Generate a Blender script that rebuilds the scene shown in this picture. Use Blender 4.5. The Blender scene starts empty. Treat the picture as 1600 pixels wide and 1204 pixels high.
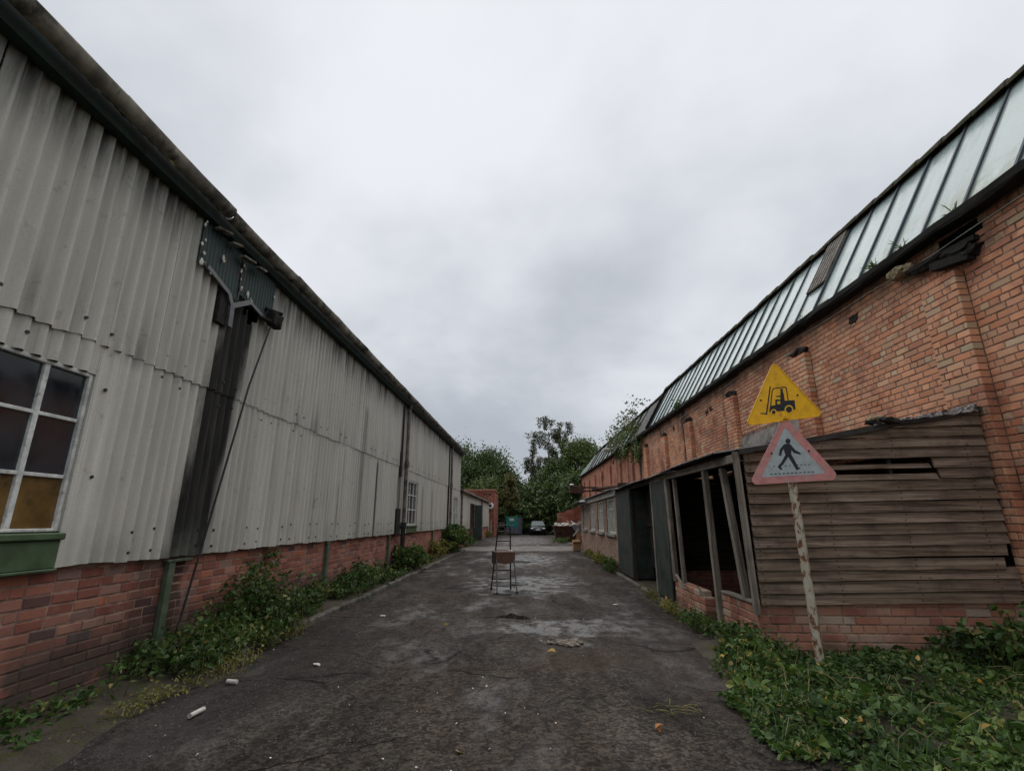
import bpy, bmesh, math, random
import numpy as np
from mathutils import Vector, Matrix, Euler

R = math.radians
random.seed(11); rng = np.random.default_rng(11)
scene = bpy.context.scene
C = scene.collection

# ------------------------------------------------------------------ camera
cam_data = bpy.data.cameras.new('camera'); cam = bpy.data.objects.new('camera', cam_data); C.objects.link(cam)
cam.location = (0, 0, 1.6)
cam.rotation_euler = (R(90 + 15.255), 0, R(2.081))
cam_data.sensor_width = 36; cam_data.sensor_fit = 'HORIZONTAL'
cam_data.lens = 770 / 1600 * 36
cam_data.clip_start = 0.05; cam_data.clip_end = 800
scene.camera = cam

# ------------------------------------------------------------------ sky, sun, exposure
SUN_EL, SUN_AZ = R(72), R(-10)
world = bpy.data.worlds.new('World'); scene.world = world; world.use_nodes = True
wt = world.node_tree; wt.nodes.clear()
wo = wt.nodes.new('ShaderNodeOutputWorld')
sky = wt.nodes.new('ShaderNodeTexSky'); sky.sky_type = 'NISHITA'; sky.sun_disc = False
sky.sun_elevation = SUN_EL; sky.sun_rotation = SUN_AZ
bg1 = wt.nodes.new('ShaderNodeBackground'); bg1.inputs['Strength'].default_value = 0.1
wt.links.new(sky.outputs[0], bg1.inputs['Color'])
tc = wt.nodes.new('ShaderNodeTexCoord')
sp = wt.nodes.new('ShaderNodeSeparateXYZ'); wt.links.new(tc.outputs['Generated'], sp.inputs[0])
def wmath(op, a, b=None, clamp=False):
    n = wt.nodes.new('ShaderNodeMath'); n.operation = op; n.use_clamp = clamp
    for i, v in enumerate((a, b)):
        if v is None: continue
        if isinstance(v, (int, float)): n.inputs[i].default_value = v
        else: wt.links.new(v, n.inputs[i])
    return n.outputs[0]
zc = wmath('ADD', wmath('MAXIMUM', sp.outputs[2], 0.0), 0.38)
cv = wt.nodes.new('ShaderNodeCombineXYZ')
wt.links.new(wmath('DIVIDE', sp.outputs[0], zc), cv.inputs[0]); wt.links.new(wmath('DIVIDE', sp.outputs[1], zc), cv.inputs[1])
cv.inputs[2].default_value = 3.37
def wnoise(scale, detail, rough, dist=0.0):
    n = wt.nodes.new('ShaderNodeTexNoise'); n.inputs['Scale'].default_value = scale; n.inputs['Detail'].default_value = detail
    n.inputs['Roughness'].default_value = rough; n.inputs['Distortion'].default_value = dist
    wt.links.new(cv.outputs[0], n.inputs['Vector']); return n.outputs[0]
n1 = wnoise(1.15, 5, 0.48, 0.35); n2 = wnoise(3.6, 6, 0.5, 0.2)
clo = wmath('ADD', wmath('MULTIPLY', n1, 0.74), wmath('MULTIPLY', n2, 0.28))
elev = wmath('MULTIPLY', wmath('MAXIMUM', sp.outputs[2], 0.0), 0.42)
val = wmath('ADD', clo, wmath('SUBTRACT', elev, 0.17))
rp = wt.nodes.new('ShaderNodeValToRGB'); rp.color_ramp.interpolation = 'EASE'
e = rp.color_ramp.elements; e[0].position = 0.28; e[0].color = (0.44, 0.47, 0.52, 1); e[1].position = 0.755; e[1].color = (0.86, 0.88, 0.92, 1)
wt.links.new(val, rp.inputs[0])
bg2 = wt.nodes.new('ShaderNodeBackground'); bg2.inputs['Strength'].default_value = 0.79
wt.links.new(rp.outputs[0], bg2.inputs['Color'])
mx = wt.nodes.new('ShaderNodeMixShader'); mx.inputs[0].default_value = 0.95
wt.links.new(bg1.outputs[0], mx.inputs[1]); wt.links.new(bg2.outputs[0], mx.inputs[2]); wt.links.new(mx.outputs[0], wo.inputs['Surface'])

sl = bpy.data.lights.new('sun', 'SUN'); sl.energy = 1.5; sl.angle = R(100); sl.color = (1.0, 0.98, 0.95)
so = bpy.data.objects.new('sun', sl); C.objects.link(so)
so.rotation_euler = (R(90) - SUN_EL, 0, R(180) - SUN_AZ)
so.location = (0, 0, 30)

scene.view_settings.view_transform = 'Standard'; scene.view_settings.look = 'None'
scene.view_settings.gamma = 1; scene.view_settings.use_curve_mapping = False
scene.view_settings.exposure = 0.35

# ------------------------------------------------------------------ helpers: objects
def link(o, parent=None):
    C.objects.link(o)
    if parent is not None:
        o.parent = parent; o.matrix_parent_inverse = parent.matrix_basis.inverted()
    return o
def tag(o, label=None, cat=None, group=None, kind=None):
    if label: o['label'] = label
    if cat: o['category'] = cat
    if group: o['group'] = group
    if kind: o['kind'] = kind
    return o
def thing(name, loc, label, cat, group=None):
    o = bpy.data.objects.new(name, None); o.location = loc; o.empty_display_size = 0.2
    C.objects.link(o); return tag(o, label, cat, group)

class MB:
    def __init__(s): s.v = []; s.f = []; s.sm = []
    def add(s, verts, faces, smooth=False):
        n = len(s.v); s.v.extend([tuple(p) for p in verts])
        for q in faces: s.f.append(tuple(i + n for i in q)); s.sm.append(smooth)
    def box(s, x0, x1, y0, y1, z0, z1):
        s.add([(x0,y0,z0),(x1,y0,z0),(x1,y1,z0),(x0,y1,z0),(x0,y0,z1),(x1,y0,z1),(x1,y1,z1),(x0,y1,z1)],
              [(0,3,2,1),(4,5,6,7),(0,1,5,4),(1,2,6,5),(2,3,7,6),(3,0,4,7)])
    def bbox(s, x0, x1, y0, y1, z0, z1, b=0.01):
        # box with chamfered edges
        bm = bmesh.new(); bmesh.ops.create_cube(bm, size=1)
        for v in bm.verts: v.co = Vector(((x0+x1)/2+v.co.x*(x1-x0), (y0+y1)/2+v.co.y*(y1-y0), (z0+z1)/2+v.co.z*(z1-z0)))
        bmesh.ops.bevel(bm, geom=list(bm.edges), offset=b, segments=1, affect='EDGES')
        bm.verts.index_update()
        s.add([tuple(v.co) for v in bm.verts], [tuple(v.index for v in f.verts) for f in bm.faces]); bm.free()
    def bar(s, a, b, w, h, up=(0,0,1)):
        a = Vector(a); b = Vector(b); d = (b-a).normalized(); u = Vector(up)
        if abs(d.dot(u)) > 0.99: u = Vector((0,1,0))
        sx = d.cross(u).normalized(); su = sx.cross(d).normalized()
        P = []
        for c in (a, b):
            for i, j in ((-1,-1),(1,-1),(1,1),(-1,1)): P.append(c + sx*(i*w/2) + su*(j*h/2))
        s.add(P, [(0,1,2,3),(7,6,5,4),(0,4,5,1),(1,5,6,2),(2,6,7,3),(3,7,4,0)])
    def tube(s, pts, r, n=10, cap=True, smooth=True):
        pts = [Vector(p) for p in pts]; rr = r if isinstance(r, (list, tuple)) else [r]*len(pts)
        V = []; ref = None
        for i, p in enumerate(pts):
            d = (pts[min(i+1, len(pts)-1)] - pts[max(i-1, 0)]).normalized()
            if ref is None: ref = Vector((0,0,1)) if abs(d.z) < 0.9 else Vector((1,0,0))
            u = d.cross(ref).normalized(); w = d.cross(u).normalized(); ref = -w if False else ref
            for k in range(n):
                a = 2*math.pi*k/n; V.append(p + u*math.cos(a)*rr[i] + w*math.sin(a)*rr[i])
        F = []
        for i in range(len(pts)-1):
            for k in range(n): F.append((i*n+k, i*n+(k+1)%n, (i+1)*n+(k+1)%n, (i+1)*n+k))
        s.add(V, F, smooth)
        if cap:
            s.add(V[:n], [tuple(range(n))]); s.add(V[-n:], [tuple(reversed(range(n)))])
    def prism(s, poly, ext):
        n = len(poly); e = Vector(ext); P = [Vector(p) for p in poly]
        s.add(P + [p+e for p in P], [tuple(reversed(range(n))), tuple(range(n, 2*n))] + [(i, (i+1)%n, n+(i+1)%n, n+i) for i in range(n)])
    def disc(s, c, axis, r, t, n=16):
        c = Vector(c); a = Vector(axis).normalized(); s.tube([c, c+a*t], r, n, smooth=False)
    def blob(s, c, rx, ry, rz, jit=0.25, seed=0, sub=2):
        bm = bmesh.new(); bmesh.ops.create_icosphere(bm, subdivisions=sub, radius=1); rd = random.Random(seed)
        V = []
        for v in bm.verts:
            k = 1 + rd.uniform(-jit, jit); V.append((c[0]+v.co.x*rx*k, c[1]+v.co.y*ry*k, c[2]+v.co.z*rz*k))
        bm.verts.index_update()
        s.add(V, [tuple(v.index for v in f.verts) for f in bm.faces]); bm.free()
    def build(s, name, mat, parent=None, origin=None, smooth=None):
        V = np.array(s.v, dtype=float)
        if origin is None:
            lo, hi = V.min(0), V.max(0); origin = ((lo[0]+hi[0])/2, (lo[1]+hi[1])/2, lo[2])
        V = V - np.array(origin)
        me = bpy.data.meshes.new(name); me.from_pydata(V.tolist(), [], s.f)
        me.polygons.foreach_set('use_smooth', s.sm if smooth is None else [smooth]*len(s.f))
        if mat: me.materials.append(mat)
        me.update()
        o = bpy.data.objects.new(name, me); o.location = origin
        return link(o, parent)

def part(name, mat, parent, fn, **kw):
    m = MB(); fn(m); return m.build(name, mat, parent, **kw)

# ------------------------------------------------------------------ helpers: materials
class N:
    def __init__(s, name, rough=0.8, spec=0.3, metal=0.0):
        s.m = bpy.data.materials.new(name); s.m.use_nodes = True; s.t = s.m.node_tree; s.t.nodes.clear()
        s.out = s.t.nodes.new('ShaderNodeOutputMaterial'); s.b = s.t.nodes.new('ShaderNodeBsdfPrincipled')
        s.t.links.new(s.b.outputs[0], s.out.inputs['Surface'])
        s.b.inputs['Roughness'].default_value = rough; s.b.inputs['Specular IOR Level'].default_value = spec; s.b.inputs['Metallic'].default_value = metal
    def n(s, t, **kw):
        x = s.t.nodes.new(t)
        for k, v in kw.items(): setattr(x, k, v)
        return x
    def put(s, sock, v):
        if isinstance(v, bpy.types.NodeSocket): s.t.links.new(v, sock)
        elif isinstance(v, (tuple, list)) and len(v) == 3 and sock.type == 'RGBA': sock.default_value = (*v, 1)
        else: sock.default_value = v
    def pos(s): return s.n('ShaderNodeNewGeometry').outputs['Position']
    def obj(s): return s.n('ShaderNodeTexCoord').outputs['Object']
    def sc(s, v, k):
        x = s.n('ShaderNodeVectorMath', operation='MULTIPLY'); s.put(x.inputs[0], v); x.inputs[1].default_value = k; return x.outputs[0]
    def vadd(s, v, w):
        x = s.n('ShaderNodeVectorMath', operation='ADD'); s.put(x.inputs[0], v); s.put(x.inputs[1], w); return x.outputs[0]
    def noise(s, v, scale, detail=4, rough=0.55, dist=0.0):
        x = s.n('ShaderNodeTexNoise'); s.put(x.inputs['Vector'], v); x.inputs['Scale'].default_value = scale
        x.inputs['Detail'].default_value = detail; x.inputs['Roughness'].default_value = rough; x.inputs['Distortion'].default_value = dist
        return x.outputs['Fac']
    def vor(s, v, scale, feature='F1', out='Distance', rand=1.0):
        x = s.n('ShaderNodeTexVoronoi', feature=feature); s.put(x.inputs['Vector'], v); x.inputs['Scale'].default_value = scale
        x.inputs['Randomness'].default_value = rand; return x.outputs[out]
    def ramp(s, f, stops, interp='LINEAR'):
        x = s.n('ShaderNodeValToRGB'); cr = x.color_ramp; cr.interpolation = interp
        while len(cr.elements) < len(stops): cr.elements.new(0.5)
        for el, (p, c) in zip(cr.elements, stops):
            el.position = p; el.color = (*c, 1) if isinstance(c, (tuple, list)) else (c, c, c, 1)
        s.put(x.inputs[0], f); return x.outputs[0]
    def mix(s, f, a, b, blend='MIX'):
        x = s.n('ShaderNodeMix', data_type='RGBA', blend_type=blend); s.put(x.inputs[0], f); s.put(x.inputs[6], a); s.put(x.inputs[7], b); return x.outputs[2]
    def ma(s, op, a, b=None, c=None, clamp=False):
        x = s.n('ShaderNodeMath', operation=op); x.use_clamp = clamp
        for i, v in enumerate((a, b, c)):
            if v is not None: s.put(x.inputs[i], v)
        return x.outputs[0]
    def mr(s, v, a, b, c=0.0, d=1.0, smooth=True):
        x = s.n('ShaderNodeMapRange'); x.interpolation_type = 'SMOOTHSTEP' if smooth else 'LINEAR'
        for i, k in enumerate((v, a, b, c, d)): s.put(x.inputs[i], k)
        return x.outputs[0]
    def sep(s, v):
        x = s.n('ShaderNodeSeparateXYZ'); s.put(x.inputs[0], v); return x.outputs
    def comb(s, a, b, c):
        x = s.n('ShaderNodeCombineXYZ')
        for i, v in enumerate((a, b, c)): s.put(x.inputs[i], v)
        return x.outputs[0]
    def rnd(s):
        g = s.n('ShaderNodeNewGeometry').outputs['Random Per Island']; o = s.n('ShaderNodeObjectInfo').outputs['Random']
        return s.ma('FRACT', s.ma('ADD', g, o))
    def bump(s, h, strength=0.5, dist=0.01):
        x = s.n('ShaderNodeBump'); x.inputs['Strength'].default_value = strength; x.inputs['Distance'].default_value = dist
        s.put(x.inputs['Height'], h); s.t.links.new(x.outputs[0], s.b.inputs['Normal'])
    def col(s, v): s.put(s.b.inputs['Base Color'], v); return s
    def rough(s, v): s.put(s.b.inputs['Roughness'], v); return s

def plain(name, col, rough=0.7, spec=0.3, metal=0.0, var=0.25, scale=6.0, dirt=None, dscale=3.0, damt=0.5, bump=0.15):
    # painted or bare surface with uneven tone and optional dirt / rust blotches
    s = N(name, rough, spec, metal); p = s.pos()
    n = s.noise(p, scale, 5, 0.6)
    c = s.mix(s.mr(n, 0.3, 0.7), tuple(x*(1-var) for x in col), tuple(min(1, x*(1+var)) for x in col))
    if dirt:
        d = s.noise(p, dscale, 7, 0.68, 0.3)
        c = s.mix(s.mr(d, 1-damt-0.08, 1-damt+0.1), c, dirt)
    s.col(c)
    s.bump(s.noise(p, scale*9, 3, 0.6), bump, 0.004)
    s.rough(s.mr(n, 0.2, 0.8, max(0.03, rough-0.12), min(1, rough+0.12)))
    return s.m

# ---- asbestos cement sheet
def make_asbestos():
    s = N('asbestos_cement', 0.85, 0.2); p = s.pos(); xyz = s.sep(p); y, z = xyz[1], xyz[2]
    streak = s.noise(s.sc(p, (2.0, 7.0, 0.35)), 1.0, 6, 0.62)
    fine = s.noise(p, 55, 4, 0.7); blot = s.noise(p, 1.1, 5, 0.6)
    r = s.rnd()
    c = s.ramp(streak, [(0.28, (0.40, 0.383, 0.338)), (0.5, (0.545, 0.525, 0.47)), (0.72, (0.64, 0.62, 0.56))])
    c = s.mix(s.mr(fine, 0.35, 0.7, 0.0, 0.35), c, (0.37, 0.36, 0.33))
    c = s.mix(s.mr(blot, 0.45, 0.75, 0, 0.4), c, (0.42, 0.405, 0.36))
    c = s.mix(s.ma('MULTIPLY', r, 0.42), c, (0.40, 0.385, 0.34))
    ns = s.noise(s.sc(p, (4, 26, 0.28)), 1.0, 5, 0.65)
    c = s.mix(s.mr(ns, 0.54, 0.72, 0, 0.38), c, (0.17, 0.165, 0.14)); c = s.mix(s.mr(s.noise(p, 7.0, 6, 0.72), 0.58, 0.70, 0, 0.4), c, (0.20, 0.195, 0.15))
    # runs of black algae below the eave and on the laps
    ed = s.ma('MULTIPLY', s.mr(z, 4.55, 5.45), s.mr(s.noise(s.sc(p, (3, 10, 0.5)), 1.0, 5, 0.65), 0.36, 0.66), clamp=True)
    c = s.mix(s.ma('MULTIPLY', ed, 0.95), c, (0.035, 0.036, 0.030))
    lap = s.ma('MULTIPLY', s.mr(z, 4.1, 3.2), s.mr(s.noise(s.sc(p, (2, 5, 0.4)), 1.0, 5, 0.6), 0.47, 0.72))
    lap = s.ma('MULTIPLY', lap, s.mr(z, 3.1, 3.28)); c = s.mix(s.ma('MULTIPLY', lap, 0.55), c, (0.07, 0.07, 0.06))
    # vertical leak stains: (centre y, half width, z top, strength)
    wob = s.ma('MULTIPLY', s.ma('SUBTRACT', s.noise(s.sc(p, (1, 3, 0.6)), 1.6, 5, 0.6), 0.5), 0.30)
    for yc, hw, zt, st, sl in ((6.20, 0.41, 4.75, 0.99, 0.10), (13.60, 0.10, 3.22, 0.85, 0.0), (16.0, 0.22, 5.3, 0.7, 0.0), (25.7, 0.25, 5.3, 0.6, 0.0), (12.3, 0.12, 4.4, 0.4, 0.0), (10.9, 0.08, 2.4, 0.35, 0.0), (19.6, 0.12, 2.9, 0.4, 0), (21.5, 0.2, 2.9, 0.35, 0)):
        d = s.ma('ABSOLUTE', s.ma('ADD', s.ma('SUBTRACT', s.ma('SUBTRACT', y, yc), s.ma('MULTIPLY', s.ma('SUBTRACT', z, 1.2), sl)), s.ma('MULTIPLY', wob, min(1, hw*2.6))))
        k = s.ma('MULTIPLY', s.mr(d, hw*1.12, hw*0.62), s.mr(z, zt+0.12, zt-0.2))
        k = s.ma('MULTIPLY', k, s.mr(streak, 0.2, 0.5, 0.9, 1.0))
        dark = s.ramp(s.noise(s.sc(p, (6, 16, 1.5)), 1.0, 5, 0.7), [(0.35, (0.016, 0.016, 0.015)), (0.62, (0.035, 0.033, 0.030)), (0.8, (0.09, 0.085, 0.075))])
        c = s.mix(s.ma('MULTIPLY', k, st), c, dark)
    # green tinge low down
    c = s.mix(s.ma('MULTIPLY', s.mr(z, 1.75, 1.2), s.mr(blot, 0.4, 0.6, 0, 0.35)), c, (0.24, 0.25, 0.19))
    s.col(c); s.bump(s.ma('ADD', fine, s.ma('MULTIPLY', streak, 0.5)), 0.25, 0.006)
    return s.m

def make_brick(name, stops, soot=0.4, bright=1.0, sootz=None, drips=(), low=None):
    s = N(name, 0.9, 0.2); p = s.pos(); z = s.sep(p)[2]; y = s.sep(p)[1]
    r = s.rnd()
    c = s.ramp(r, stops, 'LINEAR')
    r2 = s.n('ShaderNodeTexWhiteNoise', noise_dimensions='1D'); s.put(r2.inputs['W'], s.ma('MULTIPLY', r, 913.7))
    hs = s.n('ShaderNodeHueSaturation'); s.put(hs.inputs['Value'], s.ma('MULTIPLY_ADD', r2.outputs[0], 0.34, 0.84)); s.put(hs.inputs['Color'], c); c = hs.outputs[0]
    fine = s.noise(p, 70, 5, 0.7); med = s.noise(p, 9, 5, 0.65); big = s.noise(p, 0.75, 5, 0.62, 0.3)
    c = s.mix(s.mr(fine, 0.3, 0.75, 0.0, 0.45), c, s.mix(1.0, c, (0.52, 0.50, 0.50), 'MULTIPLY'))
    c = s.mix(s.mr(med, 0.5, 0.8, 0.0, 0.4), c, (0.33, 0.25, 0.20))
    pk = s.mr(s.ma('ADD', big, s.ma('MULTIPLY', s.ma('SUBTRACT', r2.outputs[0], 0.5), 0.2)), 0.49, 0.60)
    c = s.mix(s.ma('MULTIPLY', pk, soot), c, s.mix(1.0, c, (0.50, 0.40, 0.42), 'MULTIPLY'))
    c = s.mix(s.mr(big, 0.58, 0.74, 0.0, soot*0.7), c, s.mix(1.0, c, (0.35, 0.30, 0.30), 'MULTIPLY'))
    if sootz:
        k = s.ma('MULTIPLY', s.mr(z, sootz[0], sootz[1]), s.mr(s.noise(p, 2.1, 5, 0.65), 0.36, 0.6), clamp=True)
        c = s.mix(s.ma('MULTIPLY', k, sootz[2]), c, (0.035, 0.030, 0.028))
    if low:
        k = s.ma('MULTIPLY', s.mr(z, low[0], 0.05), s.mr(s.noise(p, 1.3, 5, 0.62), 0.40, 0.58, 0.15, 1.6), clamp=True)
        c = s.mix(s.ma('MULTIPLY', k, low[1]), c, (0.055, 0.048, 0.04))
    for yc, hw, st in drips:
        d = s.ma('ABSOLUTE', s.ma('ADD', s.ma('SUBTRACT', y, yc), s.ma('MULTIPLY', s.ma('SUBTRACT', s.noise(s.sc(p, (1, 4, 1.2)), 1.5, 5, 0.65), 0.5), hw*3.2)))
        c = s.mix(s.ma('MULTIPLY', s.mr(d, hw, hw*0.35), st), c, (0.016, 0.015, 0.013))
    s.col(c); s.bump(s.ma('ADD', fine, med), 0.5, 0.006)
    return s.m
def make_brick_tex(name, c1, c2, cm, axis='y', soot=0.4, bw=0.286, bh=0.097, drips=()):
    # far walls where single bricks are too small to tell apart
    s = N(name, 0.9, 0.2); p = s.pos(); x = s.sep(p)
    v = s.comb(x[1] if axis == 'y' else x[0], x[2], 0.0)
    b = s.n('ShaderNodeTexBrick'); s.put(b.inputs['Vector'], v); b.inputs['Scale'].default_value = 1.0
    for k, q in (('Color1', c1), ('Color2', c2), ('Mortar', cm)): b.inputs[k].default_value = (*q, 1)
    b.inputs['Mortar Size'].default_value = 0.006; b.inputs['Brick Width'].default_value = bw; b.inputs['Row Height'].default_value = bh; b.inputs['Bias'].default_value = -0.1
    c = b.outputs['Color']; med = s.noise(p, 5.5, 5, 0.7); c = s.mix(s.mr(med, 0.42, 0.62, 0, 0.65), c, s.mix(1.0, c, (0.5, 0.46, 0.46), 'MULTIPLY')); c = s.mix(s.mr(s.noise(p, 2.3, 5, 0.6), 0.52, 0.66, 0, 0.5), c, (0.36, 0.27, 0.21)); big = s.noise(p, 0.9, 6, 0.65); fine = s.noise(p, 30, 4, 0.6)
    c = s.mix(s.mr(fine, 0.35, 0.75, 0, 0.5), c, s.mix(1.0, c, (0.45, 0.42, 0.42), 'MULTIPLY'))
    c = s.mix(s.mr(big, 0.45, 0.7, 0, soot), c, s.mix(1.0, c, (0.35, 0.3, 0.28), 'MULTIPLY'))
    for yc, hw, st in drips:
        d = s.ma('ABSOLUTE', s.ma('ADD', s.ma('SUBTRACT', x[1], yc), s.ma('MULTIPLY', s.ma('SUBTRACT', s.noise(s.sc(p, (1, 4, 1.2)), 1.5, 5, 0.65), 0.5), hw*3.2)))
        c = s.mix(s.ma('MULTIPLY', s.mr(d, hw, hw*0.35), st), c, (0.018, 0.018, 0.014))
    s.col(c); s.bump(s.ma('SUBTRACT', s.ma('MULTIPLY', fine, 0.4), b.outputs['Fac']), 0.6, 0.008)
    return s.m

def make_wood(name, c1, c2, c3, scale=1.0, rough=0.85):
    # grain runs along the object's local x
    s = N(name, rough, 0.2); o = s.obj(); oi = s.n('ShaderNodeObjectInfo').outputs['Random']
    o = s.vadd(o, s.comb(s.ma('MULTIPLY', oi, 37.0), s.ma('MULTIPLY', oi, 11.0), s.ma('MULTIPLY', oi, 53.0)))
    g = s.noise(s.sc(o, (0.9*scale, 20*scale, 24*scale)), 1.0, 7, 0.72, 0.8); k = s.vor(s.sc(o, (1.9, 4, 9)), 1.0)
    bl = s.noise(o, 2.2, 5, 0.6)
    c = s.ramp(g, [(0.34, c1), (0.5, c2), (0.66, c3)])
    c = s.mix(s.mr(k, 0.10, 0.03, 0, 0.8), c, tuple(x*0.4 for x in c1))
    c = s.mix(s.mr(bl, 0.45, 0.7, 0, 0.55), c, tuple(x*0.6 for x in c1))
    c = s.mix(s.ma('MULTIPLY', oi, 0.45), c, s.mix(1.0, c, (0.62, 0.62, 0.52), 'MULTIPLY'))
    s.col(c); s.bump(g, 0.6, 0.006); return s.m

def make_leaf(name, stops, trans=0.25, rough=0.55, spec=0.35):
    s = N(name, rough, spec); r = s.n('ShaderNodeNewGeometry').outputs['Random Per Island']
    c = s.ramp(r, stops); pn = s.noise(s.pos(), 1.3, 4, 0.6); c = s.mix(1.0, c, s.ramp(pn, [(0.32, (0.62, 0.66, 0.62)), (0.5, (1.0, 1.0, 1.0)), (0.68, (1.45, 1.35, 1.15))]), 'MULTIPLY'); s.col(c)
    t = s.n('ShaderNodeBsdfTranslucent'); s.put(t.inputs['Color'], s.mix(1.0, c, (1.1, 1.25, 0.5), 'MULTIPLY'))
    mxs = s.n('ShaderNodeMixShader'); mxs.inputs[0].default_value = trans
    s.t.links.new(s.b.outputs[0], mxs.inputs[1]); s.t.links.new(t.outputs[0], mxs.inputs[2]); s.t.links.new(mxs.outputs[0], s.out.inputs['Surface'])
    return s.m

M = {}
M['asb'] = make_asbestos()
M['brickL'] = make_brick('red_brick', [(0.0, (0.232, 0.086, 0.066)), (0.25, (0.296, 0.111, 0.078)), (0.5, (0.360, 0.148, 0.102)), (0.68, (0.336, 0.164, 0.123)), (0.80, (0.416, 0.148, 0.082)), (0.88, (0.360, 0.230, 0.180)), (0.95, (0.160, 0.082, 0.074)), (1.0, (0.112, 0.070, 0.070))], soot=0.55, low=(0.85, 0.85), drips=((6.2, 0.25, 0.7), (5.75, 0.3, 0.45)))
M['brickR'] = make_brick('orange_brick', [(0.0, (0.636, 0.275, 0.149)), (0.2, (0.689, 0.326, 0.184)), (0.42, (0.625, 0.326, 0.203)), (0.6, (0.721, 0.377, 0.221)), (0.74, (0.583, 0.265, 0.162)), (0.86, (0.668, 0.398, 0.243)), (0.95, (0.615, 0.439, 0.288)), (0.985, (0.530, 0.418, 0.279)), (1.0, (0.466, 0.214, 0.135))], soot=0.75, sootz=(4.8, 5.7, 0.75), drips=((18.75, 0.30, 0.95), (21.9, 0.22, 0.7), (14.8, 0.15, 0.45)))
M['brickS'] = make_brick('plinth_brick', [(0.0, (0.44, 0.22, 0.15)), (0.3, (0.50, 0.26, 0.17)), (0.55, (0.38, 0.165, 0.115)), (0.75, (0.48, 0.30, 0.21)), (0.9, (0.44, 0.36, 0.28)), (1.0, (0.48, 0.19, 0.105))], soot=0.6, low=(0.35, 0.5))
def make_mortar(name, col, low):
    # lime mortar that takes the same rising damp as the bricks it joins
    s = N(name, 0.95, 0.1); p = s.pos(); z = s.sep(p)[2]; y = s.sep(p)[1]; n = s.noise(p, 12, 5, 0.6); d = s.noise(p, 2.6, 6, 0.65)
    c = s.mix(s.mr(n, 0.3, 0.7), tuple(q*0.68 for q in col), tuple(q*1.25 for q in col)); c = s.mix(s.mr(d, 0.5, 0.66, 0, 0.7), c, (0.11, 0.082, 0.068))
    k = s.ma('MULTIPLY', s.mr(z, low[0], 0.05), s.mr(s.noise(p, 1.3, 5, 0.62), 0.40, 0.58, 0.15, 1.6), clamp=True)
    c = s.mix(s.ma('MULTIPLY', k, low[1]), c, (0.055, 0.046, 0.039)); s.col(c); s.bump(n, 0.4, 0.006); return s.m
M['mortL'] = make_mortar('pink_mortar', (0.29, 0.19, 0.15), (0.85, 0.9))
M['mortR'] = plain('dark_mortar', (0.22, 0.15, 0.115), 0.95, 0.1, var=0.4, scale=12, dirt=(0.05, 0.04, 0.035), damt=0.42)
M['mortS'] = plain('buff_mortar', (0.30, 0.215, 0.155), 0.95, 0.1, var=0.35, scale=12, dirt=(0.08, 0.07, 0.05), damt=0.42)
M['brickLt'] = make_brick_tex('red_brick_far', (0.46, 0.18, 0.125), (0.30, 0.125, 0.095), (0.48, 0.33, 0.26))
M['brickRt'] = make_brick_tex('orange_brick_far', (0.60, 0.26, 0.155), (0.44, 0.185, 0.12), (0.24, 0.15, 0.11), soot=0.75, drips=((26.2, 0.42, 0.97), (29.3, 0.25, 0.8), (32.8, 0.25, 0.6), (40.0, 0.25, 0.85)))
M['brickFx'] = make_brick_tex('end_brick', (0.42, 0.15, 0.10), (0.30, 0.105, 0.075), (0.30, 0.16, 0.12), axis='x', soot=0.75)
M['brickPl'] = make_brick_tex('pale_brick_far', (0.40, 0.27, 0.20), (0.33, 0.21, 0.155), (0.42, 0.36, 0.29), soot=0.6)
M['wood'] = make_wood('weathered_board', (0.075, 0.052, 0.037), (0.20, 0.148, 0.112), (0.33, 0.262, 0.208))
M['woodd'] = make_wood('dark_old_board', (0.018, 0.014, 0.011), (0.045, 0.035, 0.028), (0.08, 0.065, 0.052))
M['post'] = make_wood('grey_post', (0.10, 0.082, 0.068), (0.22, 0.19, 0.16), (0.34, 0.30, 0.26))
M['greenp'] = plain('green_paint', (0.062, 0.098, 0.048), 0.5, 0.4, var=0.2, scale=5, dirt=(0.05, 0.06, 0.03), damt=0.36)
M['greenpost'] = plain('faded_green_paint', (0.080, 0.110, 0.070), 0.6, 0.3, var=0.25, scale=6, dirt=(0.06, 0.07, 0.05), damt=0.42)
M['dgreen'] = plain('dark_green_sheet', (0.022, 0.042, 0.038), 0.55, 0.35, var=0.35, scale=5, dirt=(0.035, 0.028, 0.02), damt=0.4)
M['doorgreen'] = plain('peeling_green_door', (0.024, 0.036, 0.030), 0.7, 0.25, var=0.4, scale=3, dirt=(0.055, 0.047, 0.038), damt=0.46, dscale=2.2)
M['white'] = plain('peeling_white_paint', (0.56, 0.57, 0.54), 0.6, 0.3, var=0.25, scale=10, dirt=(0.24, 0.24, 0.21), damt=0.38, dscale=13)
M['whitec'] = plain('dirty_white_paint', (0.55, 0.56, 0.52), 0.6, 0.3, var=0.15, scale=8, dirt=(0.25, 0.23, 0.19), damt=0.42, dscale=4)
M['glassd'] = plain('dark_window_glass', (0.016, 0.020, 0.026), 0.06, 0.9, var=0.4, scale=3, bump=0.02)
M['glassb'] = plain('brown_blinded_glass', (0.16, 0.095, 0.032), 0.18, 0.5, var=0.35, scale=2, dirt=(0.06, 0.04, 0.02), damt=0.4, bump=0.02)
M['glassw'] = plain('pale_blinded_glass', (0.30, 0.31, 0.28), 0.2, 0.5, var=0.3, scale=1.5, bump=0.02)
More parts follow.
